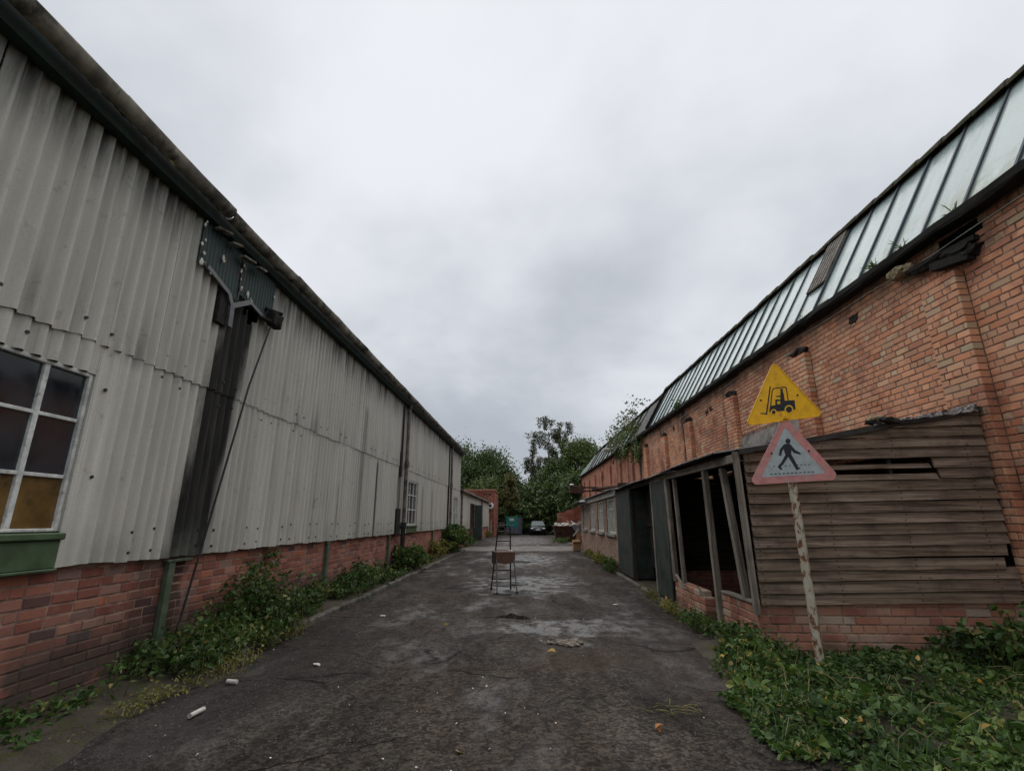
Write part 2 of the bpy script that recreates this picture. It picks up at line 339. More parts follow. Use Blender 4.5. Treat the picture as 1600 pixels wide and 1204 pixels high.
def make_roofglass():
    s = N('wired_roof_glass', 0.25, 0.5); p = s.pos()
    a = s.noise(s.sc(p, (4, 9, 1.2)), 1.0, 6, 0.7); b = s.noise(p, 1.2, 5, 0.6); r = s.rnd()
    c = s.ramp(a, [(0.3, (0.27, 0.335, 0.32)), (0.55, (0.38, 0.455, 0.445)), (0.8, (0.47, 0.54, 0.54))])
    c = s.mix(s.mr(b, 0.5, 0.72, 0, 0.35), c, (0.27, 0.33, 0.28)); c = s.mix(s.ma('MULTIPLY', r, 0.6), c, (0.24, 0.31, 0.31)); c = s.mix(s.ma('MULTIPLY', s.mr(s.sep(p)[2], 6.35, 5.7), s.mr(s.noise(p, 3.0, 5, 0.65), 0.4, 0.62)), c, (0.17, 0.20, 0.13))
    sp_ = s.noise(s.sc(p, (10, 22, 3)), 1.0, 4, 0.75); c = s.mix(s.mr(sp_, 0.62, 0.74, 0, 0.5), c, (0.16, 0.19, 0.15))
    ey = s.ma('ABSOLUTE', s.sep(s.obj())[1]); c = s.mix(s.ma('MULTIPLY', s.mr(ey, 0.24, 0.33), s.mr(a, 0.35, 0.6, 0.2, 0.75)), c, (0.20, 0.23, 0.19))
    s.col(c); s.rough(s.mr(a, 0.3, 0.8, 0.16, 0.42)); s.bump(s.noise(p, 60, 2, 0.5), 0.06, 0.003); return s.m
M['roofg'] = make_roofglass()
M['lead'] = plain('lead_glazing_bar', (0.045, 0.06, 0.075), 0.6, 0.35, var=0.25, scale=8)
M['tar'] = plain('tarred_gutter', (0.014, 0.013, 0.011), 0.85, 0.15, var=0.5, scale=5, dirt=(0.05, 0.045, 0.032), damt=0.35)
M['moss'] = plain('mossy_cement', (0.075, 0.066, 0.048), 0.95, 0.1, var=0.5, scale=9, dirt=(0.05, 0.058, 0.018), damt=0.46, dscale=5, bump=0.6)
M['gutter'] = plain('dirty_asbestos_gutter', (0.20, 0.182, 0.150), 0.9, 0.15, var=0.45, scale=4, dirt=(0.045, 0.042, 0.033), damt=0.47, dscale=2.2, bump=0.4)
M['roofc'] = plain('old_cement_roof', (0.14, 0.135, 0.12), 0.9, 0.15, var=0.35, scale=2, dirt=(0.05, 0.05, 0.03), damt=0.45)
M['enamel'] = plain('white_enamel', (0.80, 0.80, 0.78), 0.4, 0.4, var=0.05)
M['dark'] = plain('shade_black', (0.006, 0.006, 0.006), 1.0, 0.0, var=0.2)  # near-black colour that paints the shade inside openings
M['soot'] = plain('sooty_timber', (0.020, 0.018, 0.016), 0.85, 0.2, var=0.5, scale=12, bump=0.6)
M['fasciag'] = plain('dark_green_fascia', (0.017, 0.032, 0.025), 0.8, 0.25, var=0.4, scale=5, dirt=(0.014, 0.014, 0.011), damt=0.42)
M['iron'] = plain('black_iron_pipe', (0.018, 0.018, 0.018), 0.5, 0.4, var=0.4, scale=9)
M['pipeg'] = plain('stained_grey_pipe', (0.17, 0.145, 0.125), 0.75, 0.25, var=0.3, scale=5, dirt=(0.05, 0.045, 0.04), damt=0.45)
M['steel'] = plain('dull_steel', (0.11, 0.11, 0.115), 0.5, 0.4, 0.4, var=0.3, scale=9, dirt=(0.09, 0.055, 0.035), damt=0.38)
M['flake'] = plain('white_plaster_flakes', (0.55, 0.53, 0.47), 0.9, 0.1, var=0.3, scale=20)
M['tanfoam'] = plain('old_tan_lagging', (0.30, 0.24, 0.15), 0.95, 0.1, var=0.4, scale=15, dirt=(0.06, 0.05, 0.03), damt=0.46, dscale=9, bump=0.7)
M['conc'] = plain('concrete', (0.27, 0.25, 0.225), 0.85, 0.2, var=0.25, scale=5, dirt=(0.13, 0.115, 0.10), damt=0.45)
M['strip'] = plain('worn_concrete', (0.155, 0.138, 0.122), 0.8, 0.25, var=0.35, scale=2.5, dirt=(0.075, 0.066, 0.058), damt=0.48, dscale=1.4)
M['kerb'] = plain('kerb_concrete', (0.115, 0.105, 0.092), 0.9, 0.2, var=0.4, scale=5, dirt=(0.04, 0.042, 0.025), damt=0.45, bump=0.5)
M['felt'] = plain('roofing_felt', (0.026, 0.024, 0.022), 0.7, 0.3, var=0.5, scale=8, dirt=(0.06, 0.055, 0.04), damt=0.38, bump=0.6)
M['flash'] = plain('crumpled_silver_flashing', (0.42, 0.44, 0.46), 0.35, 0.5, 0.6, var=0.45, scale=18, dirt=(0.07, 0.07, 0.07), damt=0.46, dscale=10, bump=0.7)
M['tin'] = plain('weathered_tin', (0.13, 0.13, 0.125), 0.6, 0.35, 0.2, var=0.35, scale=3, dirt=(0.05, 0.04, 0.035), damt=0.46)
M['tind'] = plain('dark_tin', (0.028, 0.028, 0.030), 0.6, 0.3, var=0.4, scale=3)
M['yellow'] = plain('yellow_sign_paint', (0.84, 0.45, 0.010), 0.5, 0.35, var=0.10, scale=10, dirt=(0.55, 0.25, 0.01), damt=0.40, dscale=7)
M['signblack'] = plain('sign_black', (0.016, 0.018, 0.022), 0.5, 0.35, var=0.2)
M['pink'] = plain('faded_red_border', (0.52, 0.215, 0.20), 0.5, 0.35, var=0.16, scale=14, dirt=(0.42, 0.27, 0.25), damt=0.46, dscale=9)
M['signgrey'] = plain('sign_white_face', (0.36, 0.41, 0.42), 0.45, 0.35, var=0.12, scale=14)
def make_rustpole():
    s = N('rusty_white_pole', 0.6, 0.3); p = s.pos()
    n = s.noise(s.sc(p, (1, 1, 0.45)), 16, 7, 0.7, 0.4); m = s.noise(p, 3.0, 4, 0.5)
    rust = s.ramp(s.noise(p, 40, 4, 0.7), [(0.3, (0.07, 0.025, 0.012)), (0.6, (0.22, 0.085, 0.03)), (0.8, (0.38, 0.20, 0.08))])
    k = s.mr(s.ma('ADD', n, s.ma('MULTIPLY', s.ma('SUBTRACT', m, 0.5), 0.35)), 0.50, 0.57)
    c = s.mix(k, s.mix(s.mr(n, 0.2, 0.5), (0.52, 0.50, 0.42), (0.40, 0.37, 0.29)), rust)
    s.col(c); s.bump(s.ma('SUBTRACT', n, k), 0.5, 0.004); return s.m
M['pole'] = make_rustpole()
M['tealp'] = plain('teal_container_paint', (0.015, 0.17, 0.15), 0.5, 0.35, var=0.2, scale=2)
M['greyp'] = plain('grey_container_paint', (0.10, 0.11, 0.13), 0.6, 0.3, var=0.3, scale=2)
M['rust'] = plain('rusty_skip_steel', (0.085, 0.042, 0.028), 0.85, 0.25, var=0.4, scale=3, dirt=(0.035, 0.02, 0.016), damt=0.45)
M['carp'] = plain('black_car_paint', (0.010, 0.011, 0.014), 0.32, 0.3, var=0.1, bump=0.0)
M['carg'] = plain('car_window', (0.05, 0.07, 0.075), 0.15, 0.35, var=0.2, bump=0.0)
M['lamp'] = plain('clear_headlamp', (0.62, 0.64, 0.66), 0.15, 0.6, var=0.2, scale=20, bump=0.0)
M['tyre'] = plain('tyre_rubber', (0.015, 0.015, 0.015), 0.85, 0.2, var=0.2)
M['orange'] = plain('orange_chipboard', (0.42, 0.20, 0.08), 0.7, 0.25, var=0.25, scale=6)
M['brownbox'] = plain('brown_plastic_tray', (0.10, 0.045, 0.028), 0.4, 0.4, var=0.25, scale=8, dirt=(0.08, 0.045, 0.03), damt=0.42)
M['card'] = plain('damp_cardboard', (0.36, 0.22, 0.12), 0.85, 0.15, var=0.2, scale=9)
M['litter'] = plain('white_paper_litter', (0.52, 0.49, 0.44), 0.7, 0.2, var=0.15, scale=25)
M['stone'] = plain('broken_stone', (0.21, 0.175, 0.14), 0.9, 0.2, var=0.4, scale=20, dirt=(0.08, 0.065, 0.055), damt=0.48, dscale=12, bump=0.6)
M['grit'] = plain('dark_grit', (0.085, 0.075, 0.068), 0.8, 0.3, var=0.7, scale=3, bump=0.0)
M['bark'] = plain('bark', (0.07, 0.06, 0.045), 0.95, 0.1, var=0.4, scale=6)
M['birchbark'] = plain('birch_bark', (0.42, 0.40, 0.35), 0.85, 0.15, var=0.3, scale=3, dirt=(0.05, 0.045, 0.04), damt=0.42, dscale=4)
M['stem'] = plain('weed_stem', (0.10, 0.11, 0.035), 0.8, 0.2, var=0.3, scale=9)
M['dry'] = plain('dry_stem', (0.24, 0.19, 0.10), 0.85, 0.2, var=0.3, scale=9)
M['leafb'] = make_leaf('bramble_leaf', [(0, (0.022, 0.042, 0.012)), (0.35, (0.040, 0.078, 0.020)), (0.7, (0.062, 0.115, 0.028)), (0.9, (0.10, 0.15, 0.05)), (0.965, (0.16, 0.17, 0.05)), (1.0, (0.26, 0.20, 0.09))])
M['leafg'] = make_leaf('weed_leaf', [(0, (0.020, 0.044, 0.012)), (0.35, (0.042, 0.088, 0.022)), (0.65, (0.066, 0.125, 0.028)), (0.9, (0.11, 0.165, 0.05)), (0.97, (0.17, 0.18, 0.05)), (1.0, (0.30, 0.22, 0.09))])
M['leafs'] = make_leaf('fine_weed_leaf', [(0, (0.045, 0.075, 0.018)), (0.5, (0.085, 0.13, 0.032)), (1.0, (0.15, 0.175, 0.06))])
M['leafy'] = make_leaf('yellowing_leaf', [(0, (0.10, 0.115, 0.03)), (0.5, (0.17, 0.165, 0.05)), (1.0, (0.26, 0.21, 0.07))])
M['leaft'] = make_leaf('tree_leaf', [(0, (0.0290, 0.0493, 0.0188)), (0.5, (0.0609, 0.0957, 0.0319)), (1, (0.1087, 0.1522, 0.0493))], 0.2)
M['leaft2'] = make_leaf('pale_tree_leaf', [(0, (0.0473, 0.0702, 0.0216)), (0.5, (0.0878, 0.1188, 0.0378)), (1, (0.1418, 0.1755, 0.0607))], 0.2)
M['leafo'] = make_leaf('autumn_tree_leaf', [(0, (0.0605, 0.0638, 0.0198)), (0.5, (0.1100, 0.1045, 0.0330)), (1, (0.1760, 0.1375, 0.0495))], 0.2)
M['leafbi'] = make_leaf('birch_leaf', [(0, (0.0336, 0.0456, 0.0192)), (0.5, (0.0600, 0.0744, 0.0312)), (1, (0.1020, 0.1056, 0.0432))], 0.2)
M['yleaf'] = make_leaf('fallen_yellow_leaf', [(0, (0.42, 0.24, 0.05)), (0.5, (0.52, 0.36, 0.12)), (1, (0.50, 0.42, 0.24))], 0.1)

def make_asphalt():
    s = N('wet_asphalt', 0.6, 0.4); p = s.pos(); xyz = s.sep(p); x, y = xyz[0], xyz[1]
    big = s.noise(p, 0.35, 6, 0.6, 0.5); mid = s.noise(s.sc(p, (1.5, 0.55, 1)), 1.3, 6, 0.62, 0.6); agg = s.vor(p, 60); agg2 = s.noise(p, 42, 3, 0.65); gr = s.noise(p, 7, 5, 0.68, 0.3)
    st = s.n('ShaderNodeTexVoronoi'); s.put(st.inputs['Vector'], p); st.inputs['Scale'].default_value = 38; sr = s.sep(st.outputs['Color'])
    c = s.ramp(mid, [(0.30, (0.022, 0.0185, 0.016)), (0.46, (0.046, 0.0395, 0.034)), (0.66, (0.084, 0.073, 0.064))])
    tr = s.noise(s.sc(p, (3.2, 0.22, 1)), 1.0, 5, 0.6, 0.3); c = s.mix(s.mr(tr, 0.48, 0.66, 0, 0.6), c, s.mix(1.0, c, (0.45, 0.44, 0.43), 'MULTIPLY')); c = s.mix(s.mr(tr, 0.44, 0.30, 0, 0.45), c, s.mix(1.0, c, (1.7, 1.65, 1.6), 'MULTIPLY'))
    c = s.mix(s.mr(big, 0.42, 0.62, 0, 0.65), c, (0.052, 0.039, 0.030))
    c = s.mix(s.mr(gr, 0.48, 0.60, 0, 0.7), c, s.mix(1.0, c, (0.42, 0.40, 0.39), 'MULTIPLY'))
    c = s.mix(s.mr(sr[0], 0.0, 1.0, 0, 1.0), s.mix(1.0, c, (0.52, 0.51, 0.50), 'MULTIPLY'), s.mix(1.0, c, (1.55, 1.5, 1.45), 'MULTIPLY'))
    c = s.mix(s.ma('MULTIPLY', s.mr(sr[1], 0.93, 0.96), s.mr(st.outputs['Distance'], 0.016, 0.008)), c, (0.22, 0.195, 0.17))
    c = s.mix(s.mr(agg2, 0.52, 0.66, 0, 0.8), c, s.mix(1.0, c, (0.38, 0.37, 0.37), 'MULTIPLY'))
    # mud patch below the broken stone and dark washed gravel on the left
    def patch(cx, cy, rx, ry):
        d = s.ma('SQRT', s.ma('ADD', s.ma('POWER', s.ma('DIVIDE', s.ma('SUBTRACT', x, cx), rx), 2.0), s.ma('POWER', s.ma('DIVIDE', s.ma('SUBTRACT', y, cy), ry), 2.0)))
        return s.mr(s.ma('ADD', d, s.ma('MULTIPLY', s.ma('SUBTRACT', s.noise(p, 2.4, 6, 0.65), 0.5), 2.2)), 1.35, 0.35)
    mud = patch(0.6, 6.5, 0.7, 0.5); c = s.mix(s.ma('MULTIPLY', mud, 0.45), c, (0.055, 0.033, 0.02))
    grit = patch(-2.9, 5.6, 0.8, 3.0); c = s.mix(s.ma('MULTIPLY', grit, 0.6), c, (0.030, 0.027, 0.026))
    grit2 = patch(1.9, 6.8, 0.9, 2.2); c = s.mix(s.ma('MULTIPLY', grit2, 0.55), c, (0.048, 0.036, 0.031))
    # cracks
    dv = s.vadd(p, s.sc(s.n('ShaderNodeTexNoise').outputs['Color'], (0.0, 0.0, 0.0)))
    nz = s.n('ShaderNodeTexNoise'); s.put(nz.inputs['Vector'], p); nz.inputs['Scale'].default_value = 1.8; nz.inputs['Detail'].default_value = 6
    dv = s.vadd(p, s.sc(nz.outputs['Color'], (0.8, 0.8, 0.0)))
    cr = s.vor(s.sc(dv, (0.45, 0.62, 1)), 1.0, 'DISTANCE_TO_EDGE')
    ck = s.ma('MULTIPLY', s.mr(cr, 0.013, 0.002), s.mr(s.noise(p, 0.6, 3, 0.5), 0.47, 0.57))
    jd = s.ma('ABSOLUTE', s.ma('SUBTRACT', s.ma('SUBTRACT', y, 9.06), s.ma('MULTIPLY', s.ma('SUBTRACT', s.noise(p, 1.5, 6, 0.68), 0.5), 0.55)))
    ck = s.ma('MAXIMUM', ck, s.ma('MULTIPLY', s.mr(jd, 0.035, 0.006), s.mr(s.noise(p, 2.2, 3, 0.5), 0.40, 0.52)))
    c = s.mix(s.ma('MULTIPLY', ck, 0.9), c, (0.009, 0.008, 0.007))
    s.col(c)
    wet = s.mr(s.noise(s.sc(p, (0.9, 0.42, 1)), 0.9, 5, 0.62, 0.4), 0.42, 0.66)
    wet2 = s.ma('MAXIMUM', patch(0.55, 8.35, 1.35, 0.75), s.ma('MAXIMUM', patch(-0.2, 13.6, 1.5, 2.2), s.ma('MAXIMUM', patch(-0.2, 22.0, 1.6, 4.0), patch(-0.6, 43.0, 2.6, 10.0))))
    w = s.ma('MULTIPLY', s.ma('MAXIMUM', s.ma('MULTIPLY', wet, 0.6), s.ma('MULTIPLY', wet2, 0.8)), s.mr(s.noise(s.sc(p, (1, 0.6, 1)), 3.2, 6, 0.7), 0.36, 0.58, 0.25, 1.0))
    s.rough(s.mr(s.ma('ADD', w, s.ma('MULTIPLY', s.ma('SUBTRACT', agg2, 0.5), 0.45)), 0.0, 1.0, 0.85, 0.17, False))
    h = s.ma('ADD', s.ma('MULTIPLY', agg, -0.45), s.ma('ADD', s.ma('MULTIPLY', gr, 0.9), s.ma('MULTIPLY', ck, -2.0)))
    s.bump(s.ma('ADD', h, s.ma('ADD', s.ma('MULTIPLY', agg2, 1.4), s.ma('MULTIPLY', mid, 1.6))), 1.0, 0.012)
    bn = [q for q in s.t.nodes if q.type == 'BUMP'][0]; s.put(bn.inputs['Strength'], s.mr(w, 0.1, 0.9, 1.0, 0.22)); s.put(s.b.inputs['Specular IOR Level'], s.mr(w, 0.15, 0.8, 0.10, 0.5)); return s.m
M['asphalt'] = make_asphalt()
M['water'] = plain('puddle_water', (0.045, 0.043, 0.041), 0.13, 0.5, var=0.2, scale=2, bump=0.0)
def make_soil():
    s = N('verge_soil', 0.95, 0.15); p = s.pos(); n = s.noise(p, 2.2, 7, 0.65, 0.3); f = s.noise(p, 60, 4, 0.7)
    c = s.ramp(n, [(0.3, (0.028, 0.022, 0.016)), (0.5, (0.055, 0.045, 0.034)), (0.7, (0.085, 0.075, 0.05))])
    c = s.mix(s.mr(f, 0.4, 0.75, 0, 0.6), c, (0.12, 0.105, 0.085)); c = s.mix(s.mr(s.noise(p, 4.5, 5, 0.6), 0.52, 0.66, 0, 0.7), c, (0.05, 0.058, 0.016))
    s.col(c); s.bump(s.ma('ADD', f, s.ma('MULTIPLY', n, 2)), 0.8, 0.012); return s.m
M['soil'] = make_soil()
M['grassg'] = plain('rough_grass_ground', (0.045, 0.065, 0.018), 0.95, 0.1, var=0.5, scale=2, dirt=(0.06, 0.05, 0.03), damt=0.42)

# ------------------------------------------------------------------ helpers: bricks, corrugated sheet, leaves
_bv = {}
def brick_shape(L, H, D, var):
    k = (round(L, 3), round(H, 3), round(D, 3), var)
    if k not in _bv:
        rd = random.Random(hash(k) & 0xffff); c = 0.007; j = lambda: rd.uniform(-0.0025, 0.0025)
        V = []
        for y, i in ((0.0, c), (c, 0.0), (D, 0.0)):
            for sx, sz in ((-1,-1),(1,-1),(1,1),(-1,1)):
                V.append((sx*(L/2-i)+j(), y+(abs(j()) if y == 0 else 0), sz*(H/2-i)+j()))
        F = [(0,1,2,3)] + [(a+4, (a+1)%4+4, (a+1)%4, a) for a in range(4)] + [(a+8, (a+1)%4+8, (a+1)%4+4, a+4) for a in range(4)]
        _bv[k] = (V, F)
    return _bv[k]
_bme = {}
def brick_mesh(L, H, D, var, mat):
    k = (round(L, 3), round(H, 3), round(D, 3), var, mat.name)
    if k not in _bme:
        V, F = brick_shape(L, H, D, var); me = bpy.data.meshes.new('brick'); me.from_pydata(V, [], F); me.materials.append(mat); _bme[k] = me
    return _bme[k]
def place_bricks(items, mat, parent, nmax, want=lambda b: True):
    # items: (x, y, z, length, height, depth, angle); the nearest nmax become bricks of their own
    items = sorted(items, key=lambda b: (0 if want(b) else 1, math.hypot(b[0], b[1], b[2]-1.6)))
    inv = parent.matrix_basis.inverted(); rest = MB(); rd = random.Random(3)
    for i, (x, y, z, L, H, D, a) in enumerate(items):
        push = rd.uniform(-0.004, 0.004); nx, ny = math.sin(a), -math.cos(a)
        loc = (x+nx*push, y+ny*push, z); var = rd.randrange(3); rz = a + rd.uniform(-0.008, 0.008)
        if i < nmax:
            o = bpy.data.objects.new('brick', brick_mesh(L, H, D, var, mat)); o.location = loc; o.rotation_euler = (0, rd.uniform(-0.01, 0.01), rz)
            C.objects.link(o); o.parent = parent; o.matrix_parent_inverse = inv
        else:
            V, F = brick_shape(L, H, D, var); ca, sa = math.cos(rz), math.sin(rz)
            rest.add([(loc[0]+p[0]*ca-p[1]*sa, loc[1]+p[0]*sa+p[1]*ca, loc[2]+p[2]) for p in V], F)
    if rest.f: rest.build('brickwork', mat, parent)['kind'] = 'stuff'
def course(length, kind, odd, rd, S=0.272):
    # brick lengths of one course as (start, end)
    Hd, g = S*0.475, 0.013; out = []; s = 0.0
    if kind == 'S' and odd: out.append((0, min(Hd, length))); s = Hd + g
    elif kind == 'H': out.append((0, min(Hd*0.55, length))); s = Hd*0.55 + g
    i = 0
    while s < length - 0.03:
        L = Hd if kind == 'H' else S
        if kind == 'F': L = Hd if i % 4 == (2 if odd else 0) else S
        L *= 1 + rd.uniform(-0.02, 0.02)
        e = min(s + L, length)
        if length - e < 0.05: e = length
        out.append((s, e)); s = e + g; i += 1
    return out
def wall_items(p0, p1, z0, n, kinds, ch=0.086, depth=0.10, skip=None, seed=1, S=0.272):
    # courses of bricks from p0 to p1 (plan points); the face looks to the right-hand side of p0 -> p1
    dx, dy = p1[0]-p0[0], p1[1]-p0[1]; L = math.hypot(dx, dy); a = math.atan2(dy, dx); rd = random.Random(seed); out = []
    for i in range(n):
        z = z0 + ch*i
        for s, e in course(L, kinds[i % len(kinds)], i % 2, rd, S):
            m = (s+e)/2; x, y = p0[0]+dx/L*m, p0[1]+dy/L*m
            if skip and skip(x, y, z+ch/2): continue
            out.append((x, y, z+ch/2, max(0.03, e-s), ch-0.0155, depth, a))
    return out
def corr_sheet(m, O, U, V, Nn, u0, u1, v0, v1, pitch, amp, thick=0.008, seg=10, ampf=None, holes=(), vs=(), ph=0.0):
    O, U, V, Nn = map(Vector, (O, U, V, Nn)); n = max(2, int(round((u1-u0)/pitch*seg)))
    us = [u0+(u1-u0)*i/n for i in range(n+1)]
    f0 = v0 if callable(v0) else (lambda u: v0); f1 = v1 if callable(v1) else (lambda u: v1)
    ts = sorted(set([0.0, 1.0] + list(vs)))
    def P(u, v, off): return O + U*u + V*v + Nn*(amp*(ampf(u) if ampf else 1)*math.cos(2*math.pi*(u+ph)/pitch) + off)
    nv = len(ts); front = []; back = []
    for u in us:
        a, b = f0(u), f1(u)
        for t in ts: front.append(P(u, a+(b-a)*t, 0)); back.append(P(u, a+(b-a)*t, -thick))
    fq = []
    for i in range(n):
        for j in range(nv-1):
            uc = (us[i]+us[i+1])/2; a, b = f0(uc), f1(uc); vc = a+(b-a)*(ts[j]+ts[j+1])/2
            if any(h(uc, vc) for h in holes): continue
            fq.append((i*nv+j, (i+1)*nv+j, (i+1)*nv+j+1, i*nv+j+1))
    m.add(front, fq, True); m.add(back, [tuple(reversed(q)) for q in fq], True)
    lo = [i*nv for i in range(n+1)]; hi = [i*nv+nv-1 for i in range(n+1)]
    for idx, fl in ((lo, False), (hi, True)):
        VV = [front[i] for i in idx] + [back[i] for i in idx]; k = len(idx)
        m.add(VV, [((i+1, i, k+i, k+i+1) if not fl else (i, i+1, k+i+1, k+i)) for i in range(k-1)])
    for c in (0, n):
        VV = [front[c*nv+j] for j in range(nv)] + [back[c*nv+j] for j in range(nv)]
        m.add(VV, [(j, j+1, nv+j+1, nv+j) for j in range(nv-1)])
def leaves(m, P, size, up=0.6, seed=0, lobes=False, nrm=None, asp=0.62):
    # folded leaf blades at the points P
    r = np.random.default_rng(seed); P = np.asarray(P, float); n = len(P)
    nn = r.normal(size=(n, 3)); nn[:, 2] = np.abs(nn[:, 2]) * 0.8 + up
    if nrm is not None: nn += np.asarray(nrm)
    nn /= np.linalg.norm(nn, axis=1)[:, None]
    d = r.normal(size=(n, 3)); d -= nn*(d*nn).sum(1)[:, None]; d /= np.linalg.norm(d, axis=1)[:, None]
    sd = np.cross(nn, d); s = (np.asarray(size) if np.ndim(size) else size) * r.uniform(0.65, 1.3, n)
    s = s[:, None]; fold = r.uniform(0.05, 0.25, n)[:, None]*s
    w = asp*s*0.5
    base = len(m.v)
    b = P; tip = P + d*s - nn*fold*1.2; mid = P + d*s*0.45
    l1 = P + d*s*0.28 + sd*w + nn*fold; l2 = P + d*s*0.66 + sd*w*0.72 + nn*fold*0.6
    r1 = P + d*s*0.28 - sd*w + nn*fold; r2 = P + d*s*0.66 - sd*w*0.72 + nn*fold*0.6
    A = np.stack([b, l1, l2, tip, r2, r1], axis=1).reshape(-1, 3)
    m.v.extend(map(tuple, A.tolist()))
    for i in range(n):
        k = base + i*6; m.f.append((k, k+3, k+2, k+1)); m.f.append((k, k+5, k+4, k+3)); m.sm.append(False); m.sm.append(False)
def quads(m, P, size, seed=0, up=0.3, asp=0.7, droop=None):
    r = np.random.default_rng(seed); P = np.asarray(P, float); n = len(P)
    nn = r.normal(size=(n, 3)); nn[:, 2] += up; nn /= np.linalg.norm(nn, axis=1)[:, None]
    d = r.normal(size=(n, 3))
    if droop: d[:, 2] -= droop
    d -= nn*(d*nn).sum(1)[:, None]; d /= np.linalg.norm(d, axis=1)[:, None]
    sd = np.cross(nn, d); s = (size*r.uniform(0.6, 1.4, n))[:, None]
    A = np.stack([P-d*s*0.5, P+sd*s*asp*0.5, P+d*s*0.5, P-sd*s*asp*0.5], axis=1).reshape(-1, 3)
    base = len(m.v); m.v.extend(map(tuple, A.tolist()))
    m.f.extend([(base+i*4, base+i*4+1, base+i*4+2, base+i*4+3) for i in range(n)]); m.sm.extend([False]*n)

# ------------------------------------------------------------------ the setting
def sheet(name, mat, pts, z, kind='structure'):
    m = MB(); m.add([(x, y, z) for x, y in pts], [tuple(range(len(pts)))]); o = m.build(name, mat, None, origin=(0, 0, z)); o['kind'] = kind; return o
sheet('ground', M['grassg'], [(-150, -60), (150, -60), (150, 260), (-150, 260)], -0.012)
KL, KR = -3.47, 2.62
sheet('yard_ground', M['soil'], [(-4.6, -6), (6.4, -6), (6.4, 30), (-4.6, 30)], -0.006)
# tarmac road: a fine sheet that dips and swells a little
m = MB(); xs = np.linspace(-3.6, 2.75, 26); ys = np.concatenate([np.linspace(-6, 10, 60), np.linspace(10.6, 58.5, 60)])
def road_z(x, y):
    return 0.004 + 0.012*math.sin(x*1.3+0.5)*math.sin(y*0.55) * (1 if abs(x) < 2.4 else 0.4) * 0.35
V = []
for yv in ys:
    for xv in xs:
        xx = xv
        if xv > 2.7 and yv > 28.4: xx = 4.5
        if xv < -3.55 and yv > 28: xx = -4.28
        V.append((xx, yv, road_z(xv, yv)))
F = [(j*26+i, j*26+i+1, (j+1)*26+i+1, (j+1)*26+i) for j in range(len(ys)-1) for i in range(25)]
m.add(V, F, True); o = m.build('road', M['asphalt'], None, origin=(0, 0, 0)); o['kind'] = 'structure'
sheet('concrete_strip', M['strip'], [(-4.2, 27.6), (-1.5, 27.2), (1.2, 27.4), (3.6, 27.9), (4.4, 30.4), (4.4, 32.4), (1.0, 32.6), (-1.0, 32.2), (-3.6, 31.4)], 0.018)
def puddle(cx, cy, rx, ry, seed, z=0.017):
    rd = random.Random(seed); pts = []; ph = [rd.uniform(0, 6.28) for _ in range(4)]
    for k in range(40):
        a = 2*math.pi*k/40; r = 1 + 0.22*math.sin(2*a+ph[0]) + 0.16*math.sin(3*a+ph[1]) + 0.1*math.sin(5*a+ph[2]) + 0.05*math.sin(9*a+ph[3])
        pts.append((cx+rx*r*math.cos(a), cy+ry*r*math.sin(a)))
    return sheet('puddle', M['water'], pts, z)
puddle(-0.66, 13.6, 0.42, 0.55, 4); puddle(-0.62, 11.8, 0.28, 0.10, 6); puddle(-1.2, 25.4, 0.55, 0.35, 7); puddle(-1.5, 23.2, 0.35, 0.18, 8)
puddle(-0.35, 20.6, 0.3, 0.4, 9)
# kerbs: separate stones
def kerb(name, x, y0, y1, w, h, side, seed, step=0.92):
    rd = random.Random(seed); y = y0; root = bpy.data.objects.new(name, None); root.location = (x, (y0+y1)/2, 0); C.objects.link(root); root['kind'] = 'structure'
    while y < y1:
        m = MB(); dx = rd.uniform(-0.012, 0.012); dz = rd.uniform(-0.012, 0.008)
        m.bbox(x-w/2+dx, x+w/2+dx, y+0.005, min(y+step, y1)-0.005, -0.1, h+dz, 0.016); m.build('kerb_stone', M['kerb'], root); y += step
kerb('kerb_left', KL-0.06, 6.2, 27.6, 0.13, 0.085, 1, 5)
kerb('kerb_right', KR+0.02, 7.4, 28.2, 0.12, 0.07, 1, 6)
# soil verge between kerb and wall: lumpy strip
def lumpy(name, mat, x0f, x1f, y0, y1, nx, ny, base, amp, seed):
    r = np.random.default_rng(seed); V = []; ph = r.uniform(0, 6, 6)
    for j in range(ny+1):
        y = y0+(y1-y0)*j/ny
        for i in range(nx+1):
            t = i/nx; x = x0f(y)+(x1f(y)-x0f(y))*t
            z = base(t, y) + amp*(math.sin(x*5+ph[0])*math.sin(y*3.1+ph[1])+0.6*math.sin(x*11+y*7+ph[2])+0.5*r.uniform(-1, 1))*0.5
            V.append((x, y, z))
    m = MB(); m.add(V, [(j*(nx+1)+i, j*(nx+1)+i+1, (j+1)*(nx+1)+i+1, (j+1)*(nx+1)+i) for j in range(ny) for i in range(nx)], True)
    o = m.build(name, mat, None, origin=(0, 0, 0)); o['kind'] = 'structure'; return o
lumpy('verge_left', M['soil'], lambda y: -4.35, lambda y: KL-0.1 if y > 6 else KL+0.25+0.12*math.sin(y*2.3), 2.0, 27.8, 12, 200, lambda t, y: (0.075 if y > 6.2 else 0.06*(1-t)**0.6-0.004), 0.022, 3)
lumpy('verge_right', M['soil'], lambda y: KR+0.07 if y > 7.4 else 2.0+0.1*math.sin(y*2), lambda y: 3.0 if y > 6.7 else 6.1, 2.0, 28.0, 20, 190, lambda t, y: (0.05 if y > 7.4 else 0.05*min(1, t*5)), 0.02, 4)

